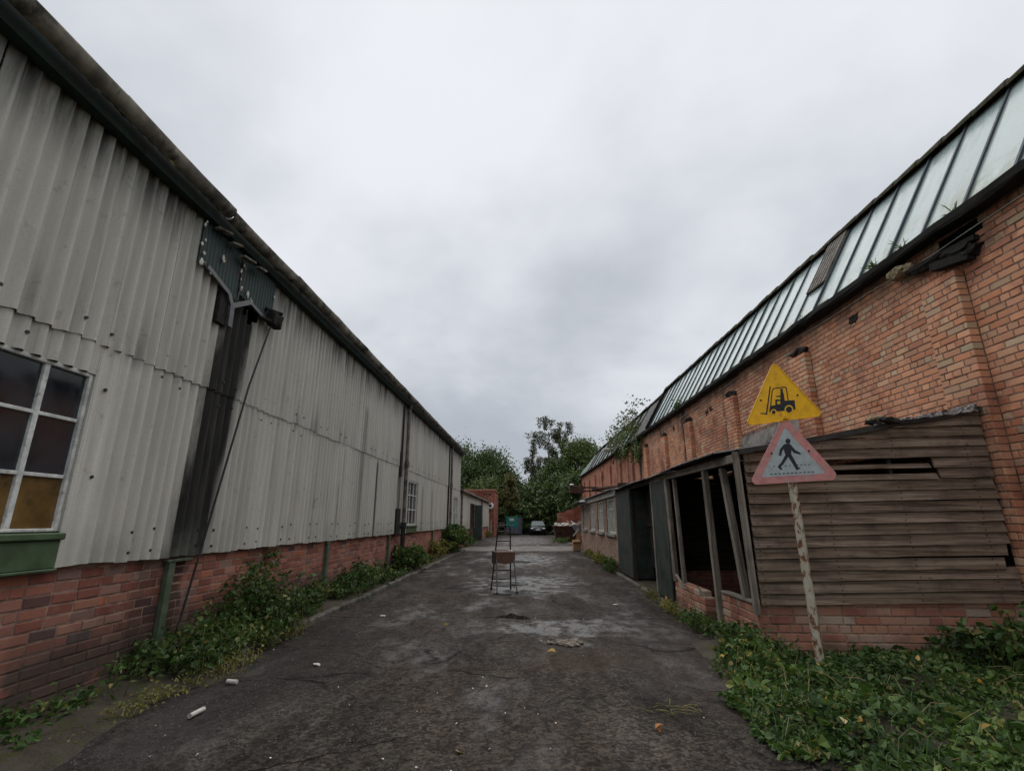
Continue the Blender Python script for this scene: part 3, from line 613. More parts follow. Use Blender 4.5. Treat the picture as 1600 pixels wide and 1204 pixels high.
# ------------------------------------------------------------------ left: corrugated building on a brick plinth
LB = thing('corrugated_building', (-8, 16, 0), 'long grey corrugated cement clad industrial building on red brick base wall', 'building')
XC = -4.235
part('base_wall', M['mortL'], LB, lambda m: m.box(-4.55, -4.307, 1.8, 20.3, -0.1, 1.26))
part('base_wall', M['brickLt'], LB, lambda m: m.box(-4.55, -4.300, 20.303, 30.0, -0.1, 1.26))
items = wall_items((-4.30, 2.4), (-4.30, 20.3), 0.0, 13, ['F', 'S', 'S', 'F', 'S'], ch=0.096, seed=5, S=0.248)
place_bricks(items, M['brickL'], LB, 300, want=lambda b: b[1] > 3.75 and b[2] < 1.2)
WIN = [(3.02, 4.47, 1.5, 2.97), (17.28, 18.78, 1.42, 2.95), (27.5, 29.4, 1.15, 2.85)]
def sheet_mesh(a, b, z0, z1, X, wins, holes, seed):
    m = MB(); cuts = [(a, b)]; rd = random.Random(seed); j = rd.uniform(-0.012, 0.012); tilt = rd.uniform(-0.004, 0.004)
    def af(u): return 0.25+0.75*min(1, max(0, (u-4.72)/0.15)) if 4.4 < u < 5 and z0 < 2 else 1
    def bottom(u): return z0 + j + 0.006*math.sin(u*9+seed)
    for (w0, w1, wz0, wz1) in wins:
        new = []
        for (p, q) in cuts:
            if w1 <= p or w0 >= q: new.append((p, q)); continue
            if p < w0: new.append((p, w0))
            if q > w1: new.append((w1, q))
            corr_sheet(m, (X, 0, 0), (0,1,0), (0,0,1), (1,0,0), max(p, w0)+0.001, min(q, w1)-0.001, wz1, z1, 0.155, 0.031, ampf=af)
        cuts = new
    for (p, q) in cuts:
        if q-p > 0.03:
            vs = [k/24 for k in range(25)] if holes else []
            corr_sheet(m, (X+tilt+0.006*(seed % 2), 0, 0), (0,1,0), (0,0,1), (1,0,0), p, q-(0.022 if q < 14 else 0.014), bottom, z1, 0.155, 0.031, seg=12 if p < 12 else 7, ampf=af, holes=holes, vs=vs)
    return m
HO = [lambda u, v: abs(u-9.80-0.02*math.sin(v*60)) < 0.045 and 1.78 < v < 2.02+0.03*math.sin(u*90), lambda u, v: abs(u-10.12) < 0.035+0.015*math.sin(v*50) and 1.84 < v < 2.05,
      lambda u, v: abs(u-13.98+(v-2.1)*0.12) < 0.022 and 1.9 < v < 2.3]
k = 0; y = 1.93
while y < 30:
    y1 = min(y+1.085, 30.02)
    if y < 30:
        hs = HO if 9 < y < 14.5 else ()
        if y1 - y > 0.2:
            wins = list(WIN)
            m = sheet_mesh(y, y1, 1.185 if y < 26 else 1.2, 3.36, XC, wins, hs, k); m.build('cladding_sheet', M['asb'], LB)
            wtop = []
            if 5.9 < y < 7.0: pass
            m = sheet_mesh(y, y1, 3.262, 5.44, XC+0.017+0.003*(k % 2), wtop, [lambda u, v: 6.62 < u < 6.98 and 4.50+0.1*math.sin(u*20) < v < 4.72] if 5.9 < y < 7.2 else (), k+50); m.build('cladding_sheet', M['asb'], LB)
    y = y1; k += 1
# fixing bolts
bm_ = MB(); bm_.tube([(-0.004, 0, 0), (0.012, 0, 0)], 0.017, 7, smooth=False); bme = bpy.data.meshes.new('bolt'); bme.from_pydata(bm_.v, [], bm_.f); bme.materials.append(M['iron'])
def bolt(x, y, z, par):
    o = bpy.data.objects.new('bolt', bme); o.location = (x, y, z); C.objects.link(o); o.parent = par; o.matrix_parent_inverse = par.matrix_basis.inverted()
rd = random.Random(8)
for k in range(26):
    yy = 1.93+1.085*k
    for dy in (0.07, 0.37):
        yb = round((yy+dy)/0.155)*0.155
        if yb < 3.3: continue
        inwin = any(w[0]-0.05 < yb < w[1]+0.05 for w in WIN)
        if yb < 24:
            bolt(XC+0.046, yb, 3.42+rd.uniform(-0.03, 0.03), LB)
            if not inwin:
                bolt(XC+0.027, yb, 1.50+rd.uniform(-0.03, 0.03), LB); bolt(XC+0.027, yb, 1.28+rd.uniform(-0.02, 0.02), LB)
        if not inwin and yb < 9: bolt(XC+0.027, yb, 3.13+rd.uniform(-0.05, 0.05), LB)
bolt(XC+0.027, 3.72, 3.12, LB); bolt(XC+0.01, 4.60, 2.85, LB); bolt(XC+0.012, 4.66, 2.0, LB)
# windows
def window(par, X, w, ny, zb, frame=0.05, mull=None, sill=True, lower=None, nrm=1, wmat='white', gl='glassd', glow='glassb'):
    y0, y1, z0, z1 = w; d = nrm
    f = MB(); xf0, xf1 = sorted((X-0.02*d, X+0.035*d))
    f.bbox(xf0, xf1, y0, y0+frame, z0, z1, 0.006); f.bbox(xf0, xf1, y1-frame, y1, z0, z1, 0.006)
    f.bbox(xf0, xf1, y0+frame, y1-frame, z1-frame, z1, 0.006); f.bbox(xf0, xf1, y0+frame, y1-frame, z0, z0+frame*0.8, 0.006)
    fr = f.build('window_frame', M[wmat], par)
    ysp = [y0+frame] + list(ny) + [y1-frame]; zsp = [z0+frame*0.8] + list(zb) + [z1-frame]
    for yy in ny:
        tw = 0.024 if mull and abs(yy-mull) < 0.01 else 0.014
        part('glazing_bar', M[wmat], fr, lambda m: m.bbox(min(X-0.012*d, X+0.026*d), max(X-0.012*d, X+0.026*d), yy-tw, yy+tw, z0+frame*0.8, z1-frame, 0.004))
    for zz in zb:
        for a, b in zip(ysp[:-1], ysp[1:]):
            part('glazing_bar', M[wmat], fr, lambda m: m.bbox(min(X-0.010*d, X+0.022*d), max(X-0.010*d, X+0.022*d), a+0.015, b-0.015, zz-0.016, zz+0.016, 0.004))
    for a, b in zip(ysp[:-1], ysp[1:]):
        for c, e_ in zip(zsp[:-1], zsp[1:]):
            low = lower is not None and e_ <= lower+0.02
            tl = random.uniform(-0.004, 0.004)
            part('pane', M[glow if low else gl], fr, lambda m: m.prism([(X-0.004*d+tl, a, c), (X-0.004*d-tl, b, c), (X-0.004*d-tl, b, e_), (X-0.004*d+tl, a, e_)], (-0.006*d, 0, 0)))
    return fr
window(LB, -4.285, WIN[0], [3.52, 4.02], [1.98, 2.50], 0.036, 4.02, lower=1.98)
part('window_sill', M['greenp'], LB, lambda m: (m.bbox(-4.33, -4.185, 2.98, 4.50, 1.43, 1.492, 0.01), m.bbox(-4.33, -4.215, 2.98, 4.485, 1.19, 1.428, 0.006), m.bbox(-4.33, -4.195, 2.98, 4.49, 1.165, 1.188, 0.005)))
window(LB, -4.285, WIN[1], [17.75, 18.25], [1.95, 2.45], 0.06, None, wmat='whitec', glow='glassd')
part('window_sill', M['greenp'], LB, lambda m: (m.bbox(-4.33, -4.17, 17.24, 18.82, 1.36, 1.415, 0.01), m.bbox(-4.33, -4.21, 17.26, 18.80, 1.17, 1.358, 0.008)))
window(LB, -4.285, WIN[2], [28.1, 28.8], [2.0], 0.07, None, wmat='whitec', gl='glassw')
for i_, (a, b, w) in enumerate([(2.98, 4.5, WIN[0]), (17.24, 18.82, WIN[1])]):
    part('window_lining', M['asb'], LB, lambda m: m.bbox(-4.30, -4.24, w[1]+0.003, w[1]+0.03, w[2], w[3], 0.004))
# green stanchions showing on the plinth
for yy, w in ((6.03, 0.10), (10.72, 0.11), (15.35, 0.08), (22.2, 0.1)):
    part('stanchion', M['greenpost'], LB, lambda m: (m.bbox(-4.30, -4.235, yy-w/2, yy+w/2, -0.05, 1.12, 0.006), m.bbox(-4.30, -4.225, yy-w/2-0.04, yy+w/2+0.30 if yy < 7 else yy+w/2+0.03, 1.12, 1.15, 0.004)))
# eaves: fascia, gutter in lengths, roof
part('fascia', M['fasciag'], LB, lambda m: m.box(-4.18, -4.055, 1.9, 30.05, 5.34, 5.52))
part('soffit', M['soot'], LB, lambda m: m.box(-4.60, -4.081, 1.9, 30.05, 5.521, 5.545))
rd = random.Random(21); y = 1.9
while y < 30.1:
    y1 = min(y+1.83, 30.15); dz0 = rd.uniform(-0.008, 0.008) - (0.03 if 5.3 < y < 7.3 else 0); dz1 = rd.uniform(-0.008, 0.008) - (0.02 if 4.5 < y < 6.5 else 0)
    prof = [(-4.03+0.082*math.cos(t)+0.095, 5.555+0.115*math.sin(t)) for t in [math.pi+math.pi*k/9 for k in range(10)]]; prof += [(x-0.0 if k == 0 else -3.935+(x+3.935)*0.86, z+0.012) for k, (x, z) in enumerate(reversed(prof))]
    m = MB(); n = len(prof); V = []; nsg = 8
    for q in range(nsg+1):
        t = q/nsg; yy = y+(y1-y)*t
        V += [(x+rd.uniform(-0.003, 0.003), yy, z+dz0+(dz1-dz0)*t-0.012*math.sin(math.pi*t)+rd.uniform(-0.003, 0.003)) for x, z in prof]
    m.add(V, [(q*n+i, q*n+(i+1) % n, (q+1)*n+(i+1) % n, (q+1)*n+i) for q in range(nsg) for i in range(n)], True)
    m.add([(-3.935+(x+3.935)*1.08, yy, z+dz1-0.006) for yy in (y1-0.09, y1-0.001) for x, z in prof[:10]], [(i, i+1, 10+i+1, 10+i) for i in range(9)], True)
    m.build('gutter', M['gutter'], LB)
    y = y1
def roofL(m):
    corr_sheet(m, (-4.065, 0, 5.585), (0,1,0), Vector((-8.2, 0, 3.3)).normalized(), Vector((3.3, 0, 8.2)).normalized(), 1.9, 30.25, 0.0, 8.9, 0.149, 0.027, thick=0.03, seg=6)
part('roof', M['roofc'], LB, roofL)
part('end_wall', M['asb'], LB, lambda m: (m.prism([(-4.45, 30.0, -0.1), (-15.9, 30.0, -0.1), (-15.9, 30.0, 5.5), (-12.2, 30.0, 8.6), (-4.45, 30.0, 5.5)], (0, -0.1, 0)), m.prism([(-4.45, 1.9, -0.1), (-15.9, 1.9, -0.1), (-15.9, 1.9, 5.5), (-12.2, 1.9, 8.6), (-4.45, 1.9, 5.5)], (0, 0.1, 0))))
part('rear_wall', M['asb'], LB, lambda m: (m.box(-16.0, -15.905, 1.9, 30, -0.1, 5.5), m.prism([(-16.1, 1.9, 5.45), (-16.1, 30.1, 5.45), (-12.1, 30.1, 8.93), (-12.1, 1.9, 8.93)], (0, 0, 0.05))))
# moss and old nests along the eave
rd = random.Random(5)
for q in range(16):
    yy = rd.choice([4.0, 4.3, 4.6, 5.0, 5.4, 5.9, 6.3, 6.8, 7.6, 9, 10.5, 12, 14])+rd.uniform(-0.2, 0.2)
    part('moss_clump', M['moss'] if q % 3 else M['tanfoam'], LB, lambda m: m.blob((-3.96+rd.uniform(-0.06, 0.09), yy, 5.46+rd.uniform(-0.02, 0.03)), rd.uniform(0.03, 0.06), rd.uniform(0.04, 0.11), rd.uniform(0.02, 0.045), 0.35, q, 1))
# dark green tin patch under the gutter, its bracket and the broken lamp
def patch_lo(u):
    if u < 5.62: return 4.74
    if u < 6.02: return 4.74-0.12*(u-5.62)/0.4
    if u < 6.32: return 4.6
    return 4.72-0.10*min(1, (u-6.32)/0.75)
for a, b, dx in ((5.42, 6.28, 0.0), (6.285, 7.22, 0.008)):
    part('tin_patch', M['dgreen'], LB, lambda m: corr_sheet(m, (-4.145+dx, 0, 0), (0,1,0), (0,0,1), (1,0,0), a, b, patch_lo, 5.36, 0.075, 0.010, 0.004, 8))
part('bracket', M['steel'], LB, lambda m: (m.bar((-4.11, 5.55, 4.74), (-4.11, 6.05, 4.60), 0.03, 0.06), m.bar((-4.11, 6.05, 4.60), (-4.11, 6.15, 4.46), 0.032, 0.07), m.bar((-4.11, 6.55, 4.70), (-4.11, 6.15, 4.46), 0.03, 0.07), m.bar((-4.11, 6.55, 4.70), (-4.11, 7.1, 4.60), 0.028, 0.05), m.bar((-4.11, 6.15, 4.50), (-4.115, 6.17, 4.16), 0.034, 0.09)))
part('hopper', M['soot'], LB, lambda m: m.bbox(-4.195, -4.13, 5.93, 6.13, 4.14, 4.62, 0.01))
part('void_shade', M['dark'], LB, lambda m: m.box(-4.50, -4.44, 5.2, 7.6, 4.2, 5.3))  # added black panel, paints the unlit interior behind the broken cladding
part('leaning_pipe', M['iron'], LB, lambda m: (m.tube([(-4.06, 7.16, 4.72), (-4.10, 6.82, 3.5), (-4.13, 6.34, 1.2), (-4.16, 6.17, 0.3), (-4.17, 6.12, 0.05)], 0.014, 8)))
part('floodlight', M['soot'], LB, lambda m: (m.bbox(-4.12, -3.98, 7.05, 7.30, 4.55, 4.78, 0.02), m.tube([(-4.15, 6.85, 4.62), (-3.99, 7.22, 4.60)], 0.035, 8), m.tube([(-4.12, 7.0, 4.80), (-3.98, 7.24, 4.80)], 0.03, 8), m.blob((-4.02, 7.2, 4.66), 0.09, 0.12, 0.12, 0.3, 3, 1)))
rd = random.Random(31)
for q in range(26):
    yy, zz = rd.choice([(5.45, 4.78), (5.5, 4.8), (5.62, 4.72), (5.8, 5.0), (6.28, 4.9), (6.28, 4.8), (6.29, 5.1), (6.5, 4.76), (6.6, 4.72), (7.2, 5.12), (5.43, 5.0), (5.43, 5.15), (5.43, 5.25)])
    s_ = rd.uniform(0.008, 0.03)
    part('flake', M['flake'], LB, lambda m: m.blob((-4.115+rd.uniform(0, 0.012), yy+rd.uniform(-0.06, 0.06), zz+rd.uniform(-0.07, 0.07)), 0.008, s_, s_*rd.uniform(0.8, 1.8), 0.3, q, 1))
for q, (yy, zz, L) in enumerate([(5.55, 5.30, 0.22), (5.85, 5.26, 0.16), (6.1, 5.20, 0.26), (6.45, 5.22, 0.2)]):
    part('broken_gutter_piece', M['gutter'], LB, lambda m: m.bar((-4.08+0.02*q, yy, zz), (-4.02, yy+L, zz+0.03), 0.09, 0.03))
# downpipes
def downpipe(yy, z1, zmid, zlow, s):
    part('downpipe', M['pipeg'], LB, lambda m: (m.tube([(-4.09, yy, z1), (-4.09, yy, zmid+0.05)], 0.06*s, 12), m.tube([(-4.08, yy, zmid+0.12), (-4.08, yy, zmid-0.08)], 0.085*s, 12), m.tube([(-4.09, yy, zmid), (-4.09, yy+0.02, zlow)], 0.062*s, 12)))
    part('downpipe', M['iron'], LB, lambda m: (m.tube([(-4.09, yy+0.02, zlow+0.1), (-4.09, yy+0.02, zlow-0.1)], 0.095*s, 12), m.tube([(-4.09, yy+0.02, zlow), (-4.09, yy+0.03, -0.02)], 0.072*s, 12), m.bar((-4.2, yy-0.02, zlow), (-4.05, yy+0.02, zlow), 0.24*s, 0.04), m.tube([(-4.09, yy, z1+0.1), (-4.09, yy, z1-0.1)], 0.09*s, 12)))
downpipe(16.32, 5.35, 3.35, 1.42, 1.0); downpipe(25.9, 5.35, 3.3, 1.3, 0.95)
for bb in ((-4.2, -4.15, 15.83, 16.05, 2.95, 3.745), (-4.2, -4.15, 15.70, 16.12, 1.16, 1.95), (-4.2, -4.17, 15.95, 16.1, 3.75, 5.3), (-4.2, -4.15, 25.5, 25.7, 1.2, 5.3)): part('backing_board', M['soot'], LB, lambda m: m.bbox(*bb, 0.005))

# ------------------------------------------------------------------ low building further on, and the brick block behind it
OB = thing('low_outbuilding', (-6.5, 41, 0), 'low corrugated outbuilding with open green door beyond the tall clad building', 'building')
part('wall', M['brickLt'], OB, lambda m: (m.box(-4.55, -4.30, 30.02, 35.6, -0.1, 1.05), m.box(-4.55, -4.30, 38.6, 51.4, -0.1, 1.05)))
for a in np.arange(30.06, 51.2, 1.05):
    b = min(a+1.045, 51.4)
    if 35.2 < a+0.5 < 38.8: z0 = 2.75
    else: z0 = 1.0
    part('cladding_sheet', M['asb'], OB, lambda m: corr_sheet(m, (XC, 0, 0), (0,1,0), (0,0,1), (1,0,0), a, b, z0, 3.33, 0.149, 0.024, seg=5))
part('door', M['dgreen'], OB, lambda m: (m.bbox(-4.32, -4.26, 35.7, 36.5, 0.02, 2.74, 0.01), m.bar((-4.29, 38.55, 1.4), (-3.75, 38.9, 1.4), 0.05, 2.6)))
part('doorway', M['dark'], OB, lambda m: m.box(-5.3, -5.2, 35.5, 38.7, -0.1, 2.8))  # black panel set inside the opening, its colour stands in for indoor shade
part('roof', M['roofc'], OB, lambda m: m.prism([(-4.05, 30.05, 3.34), (-4.05, 51.6, 3.34), (-9.5, 51.6, 4.4), (-9.5, 30.05, 4.4)], (0, 0, 0.07)))
part('gutter', M['gutter'], OB, lambda m: m.tube([(-4.06, 30.05, 3.31), (-4.06, 51.6, 3.28)], 0.06, 8))
for yd, z0_ in ((43.5, 0), (30.6, 0.2)): part('downpipe', M['pipeg'], OB, lambda m: m.tube([(-4.15, yd, 3.28), (-4.15, yd, z0_)], 0.065, 8))
part('end_wall', M['brickFx'], OB, lambda m: m.box(-9.4, -4.35, 51.3, 51.4, -0.1, 3.3))
EB = thing('brick_block', (-6.6, 55, 0), 'flat topped red brick block beyond the low outbuilding', 'building')
part('wall', M['brickFx'], EB, lambda m: m.box(-9.4, -3.70, 52.0, 58.0, -0.1, 4.5))
part('coping', M['brickLt'], EB, lambda m: m.bbox(-9.5, -3.62, 51.93, 58.1, 4.5, 4.66, 0.02))
part('render_patch', M['flake'], EB, lambda m: (m.bbox(-4.32, -4.20, 51.96, 51.998, 0.3, 2.2, 0.01), m.bbox(-4.05, -3.98, 51.96, 51.998, 0.2, 1.6, 0.01)))
part('flue', M['pipeg'], EB, lambda m: m.tube([(-4.6, 51.9, 3.5), (-4.6, 51.9, 4.35)], 0.06, 8))
part('wall_vent', M['dark'], EB, lambda m: (m.box(-4.75, -4.5, 51.95, 51.998, 4.15, 4.28), m.box(-4.3, -4.1, 51.95, 51.998, 4.1, 4.22)))
dish = thing('round_dish', (-4.1, 51.9, 2.68), 'white round dish fixed near the corner of the brick block', 'dish')
m = MB(); ring = [(0.30, 0.0), (0.33, -0.05), (0.28, -0.09), (0.16, -0.05), (0.12, -0.03)]; V = []; n = 20
for r_, dy in ring:
    for q in range(n): a = 2*math.pi*q/n; V.append((-4.1+r_*math.cos(a), 51.86+dy, 3.0+r_*math.sin(a)))
m.add(V, [(i*n+q, i*n+(q+1) % n, (i+1)*n+(q+1) % n, (i+1)*n+q) for i in range(len(ring)-1) for q in range(n)], True); m.build('rim', M['enamel'], dish)
part('centre', M['iron'], dish, lambda m: (m.disc((-4.1, 51.80, 3.0), (0,1,0), 0.125, 0.06), m.tube([(-4.1, 51.86, 3.0), (-4.1, 52.0, 3.0)], 0.03, 8)))

# ------------------------------------------------------------------ right: brick factory with roof glazing
RB = thing('brick_factory', (9.5, 29, 0), 'long orange brick factory with pilasters and sloping glazed roof', 'building')
def rx(y): return 5.88 - 0.012*(y-6.4)
def gz(y): return 0.008*(y-6)
CH = 0.097
def wallbox(m, y0, y1, z0, z1, off, th=0.3):
    a, b = rx(y0)+off, rx(y1)+off; m.add([(a,y0,z0),(a+th,y0,z0),(b+th,y1,z0),(b,y1,z0),(a,y0,z1),(a+th,y0,z1),(b+th,y1,z1),(b,y1,z1)], [(0,3,2,1),(4,5,6,7),(0,1,5,4),(1,2,6,5),(2,3,7,6),(3,0,4,7)])
NEAR, YF, REC = 2.6, 25.6, 0.13
part('wall', M['mortR'], RB, lambda m: wallbox(m, NEAR, YF, -0.1, 5.68, REC+0.008))
part('wall', M['brickRt'], RB, lambda m: wallbox(m, YF+0.002, 56.6, -0.1, 5.95, REC+0.002))
PIL = [(6.38, 7.0), (10.14, 10.76), (13.87, 14.5), (17.72, 18.35), (21.0, 21.6), (24.3, 24.9)]
items = []
KIND = ['H', 'S', 'S', 'S']
hole = lambda x, y, z: (5.98 < y < 6.65 and 5.22 < z < 5.49)
def bay(y0, y1, k0, k1, off, seed, skip=None):
    items.extend(wall_items((rx(y1)+off, y1), (rx(y0)+off, y0), CH*k0, k1-k0, KIND[k0 % 4:]+KIND[:k0 % 4], CH, 0.13, skip, seed))
bay(NEAR, 6.375, 0, 58, REC, 1, hole)
for i, (a, b) in enumerate(PIL):
    kt = 52 if i else 51
    bay(a+0.003, b-0.003, 0 if i == 0 else 21, kt, 0.0, 20+i)            # pilaster
    part('pilaster_core', M['mortR'], RB, lambda m: wallbox(m, a+0.014, b-0.014, -0.1 if i == 0 else 2.0, kt*CH-0.012, 0.009, 0.16))
    bay(a, b, kt, 58, REC, 40+i, hole)
    nxt = PIL[i+1][0] if i+1 < len(PIL) else YF
    lint = (lambda x, y, z: 10.7 < y < 13.95 and z < 3.84) if i == 1 else None
    bay(b+0.005, nxt-0.005, 23, 58, REC, 60+i, lint)
place_bricks(items, M['brickR'], RB, 300, want=lambda b: b[1] > 5.3 and not (6.5 < b[1] and b[2] < 3.15))
for a in (27.7, 31.2, 34.9, 38.8, 42.6, 46.5, 50.3):
    part('pilaster', M['brickRt'], RB, lambda m: wallbox(m, a, a+0.6, 0, 5.27, 0.0, REC+0.002))
part('lintel', M['conc'], RB, lambda m: wallbox(m, 10.78, 13.86, 3.45, 3.79, 0.10, 0.12))
for q in range(4):
    part('vent_slat', M['whitec'] if q % 2 else M['soot'], RB, lambda m: wallbox(m, 10.8, 13.84, 2.83+0.157*q, 2.94+0.157*q, 0.11+0.012*q, 0.05))
part('hole', M['dark'], RB, lambda m: wallbox(m, 5.97, 6.66, 5.20, 5.51, REC+0.005, 0.006))  # shallow black plate, the hole's deep shade is painted on
part('charred_beam', M['soot'], RB, lambda m: (m.bar((5.96, 6.14, 5.03), (5.90, 6.68, 5.13), 0.16, 0.11), m.bar((5.99, 6.04, 5.24), (5.91, 7.16, 5.31), 0.11, 0.07), m.blob((5.94, 6.38, 5.15), 0.10, 0.26, 0.085, 0.45, 2, 2), m.blob((5.92, 6.80, 5.24), 0.07, 0.26, 0.06, 0.5, 3, 2), m.blob((5.97, 6.16, 5.09), 0.10, 0.14, 0.085, 0.45, 8, 2)))
part('lagging', M['tanfoam'], RB, lambda m: (m.blob((5.87, 7.32, 5.38), 0.11, 0.19, 0.095, 0.22, 4, 2), m.blob((5.91, 7.14, 5.36), 0.09, 0.12, 0.08, 0.25, 5, 2)))
rd = random.Random(4)
for a, b in PIL[1:]:
    part('charred_beam', M['soot'], RB, lambda m: (m.blob((rx(a)+0.09, a+0.19, 5.12), 0.07, 0.19, 0.08, 0.5, int(a*10)+1, 2), m.blob((rx(a)+0.10, b-0.18, 5.18), 0.06, 0.26, 0.07, 0.5, int(a*10), 2)))
for ya in (8.67, 15.9, 16.25, 20.0):
    part('spalled_patch', M['soot'], RB, lambda m: m.blob((rx(ya)+REC+0.005, ya, 5.1+0.1*math.sin(ya)), 0.02, 0.15, 0.10, 0.45, int(ya*7), 2))
part('cable', M['whitec'], RB, lambda m: m.tube([(rx(y)+REC-0.02, y, 5.45-0.06*math.sin((y-2)*0.45)+0.018*math.sin(y*2.5)) for y in np.arange(2.6, 25, 0.7)], 0.008, 5))
# gutter
m = MB(); prof = [(-0.12, 5.65), (-0.126, 5.555), (-0.096, 5.52), (0.0, 5.513), (0.096, 5.525), (0.13, 5.657), (0.13, 5.73), (0.0, 5.73), (-0.06, 5.67)]; V = []; yy_ = np.concatenate([np.arange(2.6, 25, 0.42), np.arange(25, 57, 1.5)]); n = len(prof); rd = random.Random(9)
for y in yy_:
    V += [(rx(y)+dx+rd.uniform(-0.014, 0.014), y, z+gz(y)+rd.uniform(-0.017, 0.012)) for dx, z in prof]
m.add(V, [(q*n+i, (q+1)*n+i, (q+1)*n+(i+1) % n, q*n+(i+1) % n) for q in range(len(yy_)-1) for i in range(n)]); m.build('gutter', M['tar'], RB)
# glazing
def gl(y, t, out=0.0):   # point on the glazing slope, t = 0 foot .. 1 ridge
    top = 7.57 + gz(y) - (0.12 if y > 23.52 else 0); nx, nz = -0.868, 0.497
    return Vector((rx(y)-0.036+1.083*t+nx*out, y, 5.68+gz(y)+(top-5.68-gz(y))*t+nz*out))
GN = (-0.868, 0, 0.497)
ybars = [5.21+0.7127*k for k in range(-4, 26)]
rd = random.Random(14)
for i in range(len(ybars)-1):
    a, b = ybars[i]+0.02, ybars[i+1]-0.02; o1, o2 = rd.uniform(-0.008, 0.008), rd.uniform(-0.008, 0.008)
    slip = rd.choice([0, 0, 0, 0.0, 0.025])
    part('pane', M['roofg'], RB, lambda m: m.prism([gl(a, 0-slip, o1), gl(b, 0-slip, o2), gl(b, 1-slip, o2), gl(a, 1-slip, o1)], (0.006, 0, -0.004)))
for i, y in enumerate(ybars):
    part('glazing_bar', M['lead'], RB, lambda m: m.bar(gl(y, -0.01, 0.018), gl(y, 1.0, 0.018), 0.040, 0.036, up=GN))
ha, hb = ybars[10]+0.025, ybars[11]-0.025
part('roof_hatch', M['post'], RB, lambda m: (m.prism([gl(ha, 0.34, 0.035), gl(hb, 0.34, 0.035), gl(hb, 0.97, 0.035), gl(ha, 0.97, 0.035)], (-0.03, 0, 0.018)),))
part('hatch_batten', M['tin'], RB, lambda m: [m.bar(gl(ha+0.12*q, 0.35, 0.075), gl(ha+0.12*q, 0.95, 0.075), 0.03, 0.014, up=GN) for q in range(1, 6)])
part('roof_step', M['tar'], RB, lambda m: m.bar(gl(23.5, -0.02, 0.06), gl(23.5, 1.05, 0.06), 0.14, 0.12, up=GN))
g0, g1 = gl(23.6, 0, 0.02), gl(23.6, 1, 0.02); Vd = (g1-g0); Vl = Vd.length
part('tin_roof_sheet', M['tin'], RB, lambda m: corr_sheet(m, g0-Vector((-0.012, 1, 0.008))*23.6, (-0.012, 1, 0.008), Vd.normalized(), GN, 23.6, 26.6, 0.0, Vl, 0.12, 0.018, 0.004, 6))
yb2 = [26.67, 28.4, 30.2, 31.9, 33.7, 35.6, 37.6, 39.7, 41.9, 44.1, 46.2, 48.2]
for i in range(len(yb2)-1):
    a, b = yb2[i]+0.03, yb2[i+1]-0.03
    part('pane', M['roofg'] if i % 3 else M['tin'], RB, lambda m: m.prism([gl(a, 0), gl(b, 0), gl(b, 1), gl(a, 1)], (0.006, 0, -0.004)))
    part('glazing_bar', M['tar'], RB, lambda m: m.bar(gl(yb2[i], -0.01, 0.03), gl(yb2[i], 1, 0.03), 0.12, 0.06, up=GN))
part('hip_pane', M['roofg'], RB, lambda m: m.prism([gl(48.23, 0), gl(56.4, 0), gl(48.23, 1)], (0.006, 0, -0.004)))
part('rear_roof', M['roofc'], RB, lambda m: (m.prism([gl(2.6, 1)+Vector((0.03, 0, 0.02)), gl(48.2, 1)+Vector((0.03, 0, 0.02)), Vector((13.5, 48.2, 4.4)), Vector((13.5, 2.6, 4.4))], (0, 0, -0.06)), m.prism([gl(48.25, 1)+Vector((0.03, 0, 0)), gl(56.4, 0)+Vector((0.03, 0, 0)), Vector((13.5, 56.4, 4.4)), Vector((13.5, 48.25, 4.4))], (0, 0, -0.06))))
part('rear_wall', M['brickRt'], RB, lambda m: (m.box(13.3, 13.6, 2.6, 56.5, -0.1, 4.4), m.box(6.0, 13.3, 56.2, 56.5, -0.1, 4.4), m.prism([(6.2, 2.6, -0.1), (13.3, 2.6, -0.1), (13.3, 2.6, 4.4), (7.0, 2.6, 7.4), (6.2, 2.6, 5.9)], (0, 0.2, 0))))
# ridge tiles
rd = random.Random(15); y = 2.6
while y < 48:
    L = 0.55 if y < 25 else 1.1; p = gl(y, 1); q = gl(y+L-0.01, 1); dz = rd.uniform(-0.016, 0.016); m = MB(); V = []
    for c in (p, q):
        lip = 0.014 if c is p else 0.0
        for k in range(9):
            a = math.pi*(1.06-1.12*k/8); V.append((c.x+0.01+(0.138+lip)*math.cos(a), c.y, c.z+0.0+dz+(0.115+lip)*math.sin(a)+rd.uniform(-0.006, 0.006)))
    m.add(V, [(k, k+1, 9+k+1, 9+k) for k in range(8)], False); m.add([V[k] for k in range(9)], [tuple(range(9))]); m.add([V[9+k] for k in range(9)], [tuple(reversed(range(9)))])
    m.build('ridge_tile', M['moss'], RB); y += L

# ------------------------------------------------------------------ timber lean-to shed on the factory wall
A0, B0 = Vector((2.75, 6.6, 0)), Vector((5.87, 6.55, 0)); dS = (B0-A0).normalized(); LS = (B0-A0).length; aS = math.atan2(dS.y, dS.x); nS = Vector((math.sin(aS), -math.cos(aS), 0))
SH = thing('timber_shed', (3.7, 10.5, 0), 'derelict timber lean-to shed with grey boards, open posts and brick plinth', 'shed')
items = wall_items((A0.x, A0.y), (B0.x, B0.y), 0.0, 7, ['F', 'S', 'F', 'H'], 0.097, 0.10, None, 71)
items += wall_items((2.75, 7.78), (2.75, 6.60), 0.0, 6, ['S', 'H', 'S', 'F'], 0.097, 0.10, None, 72)
items += wall_items((2.75, 10.2), (2.75, 8.55), 0.0, 5, ['S', 'S', 'H'], 0.097, 0.20, lambda x, y, z: z > 0.50 - 0.0*(y) - (0.10 if y < 8.75 else 0), 73)
place_bricks(items, M['brickS'], SH, 300)
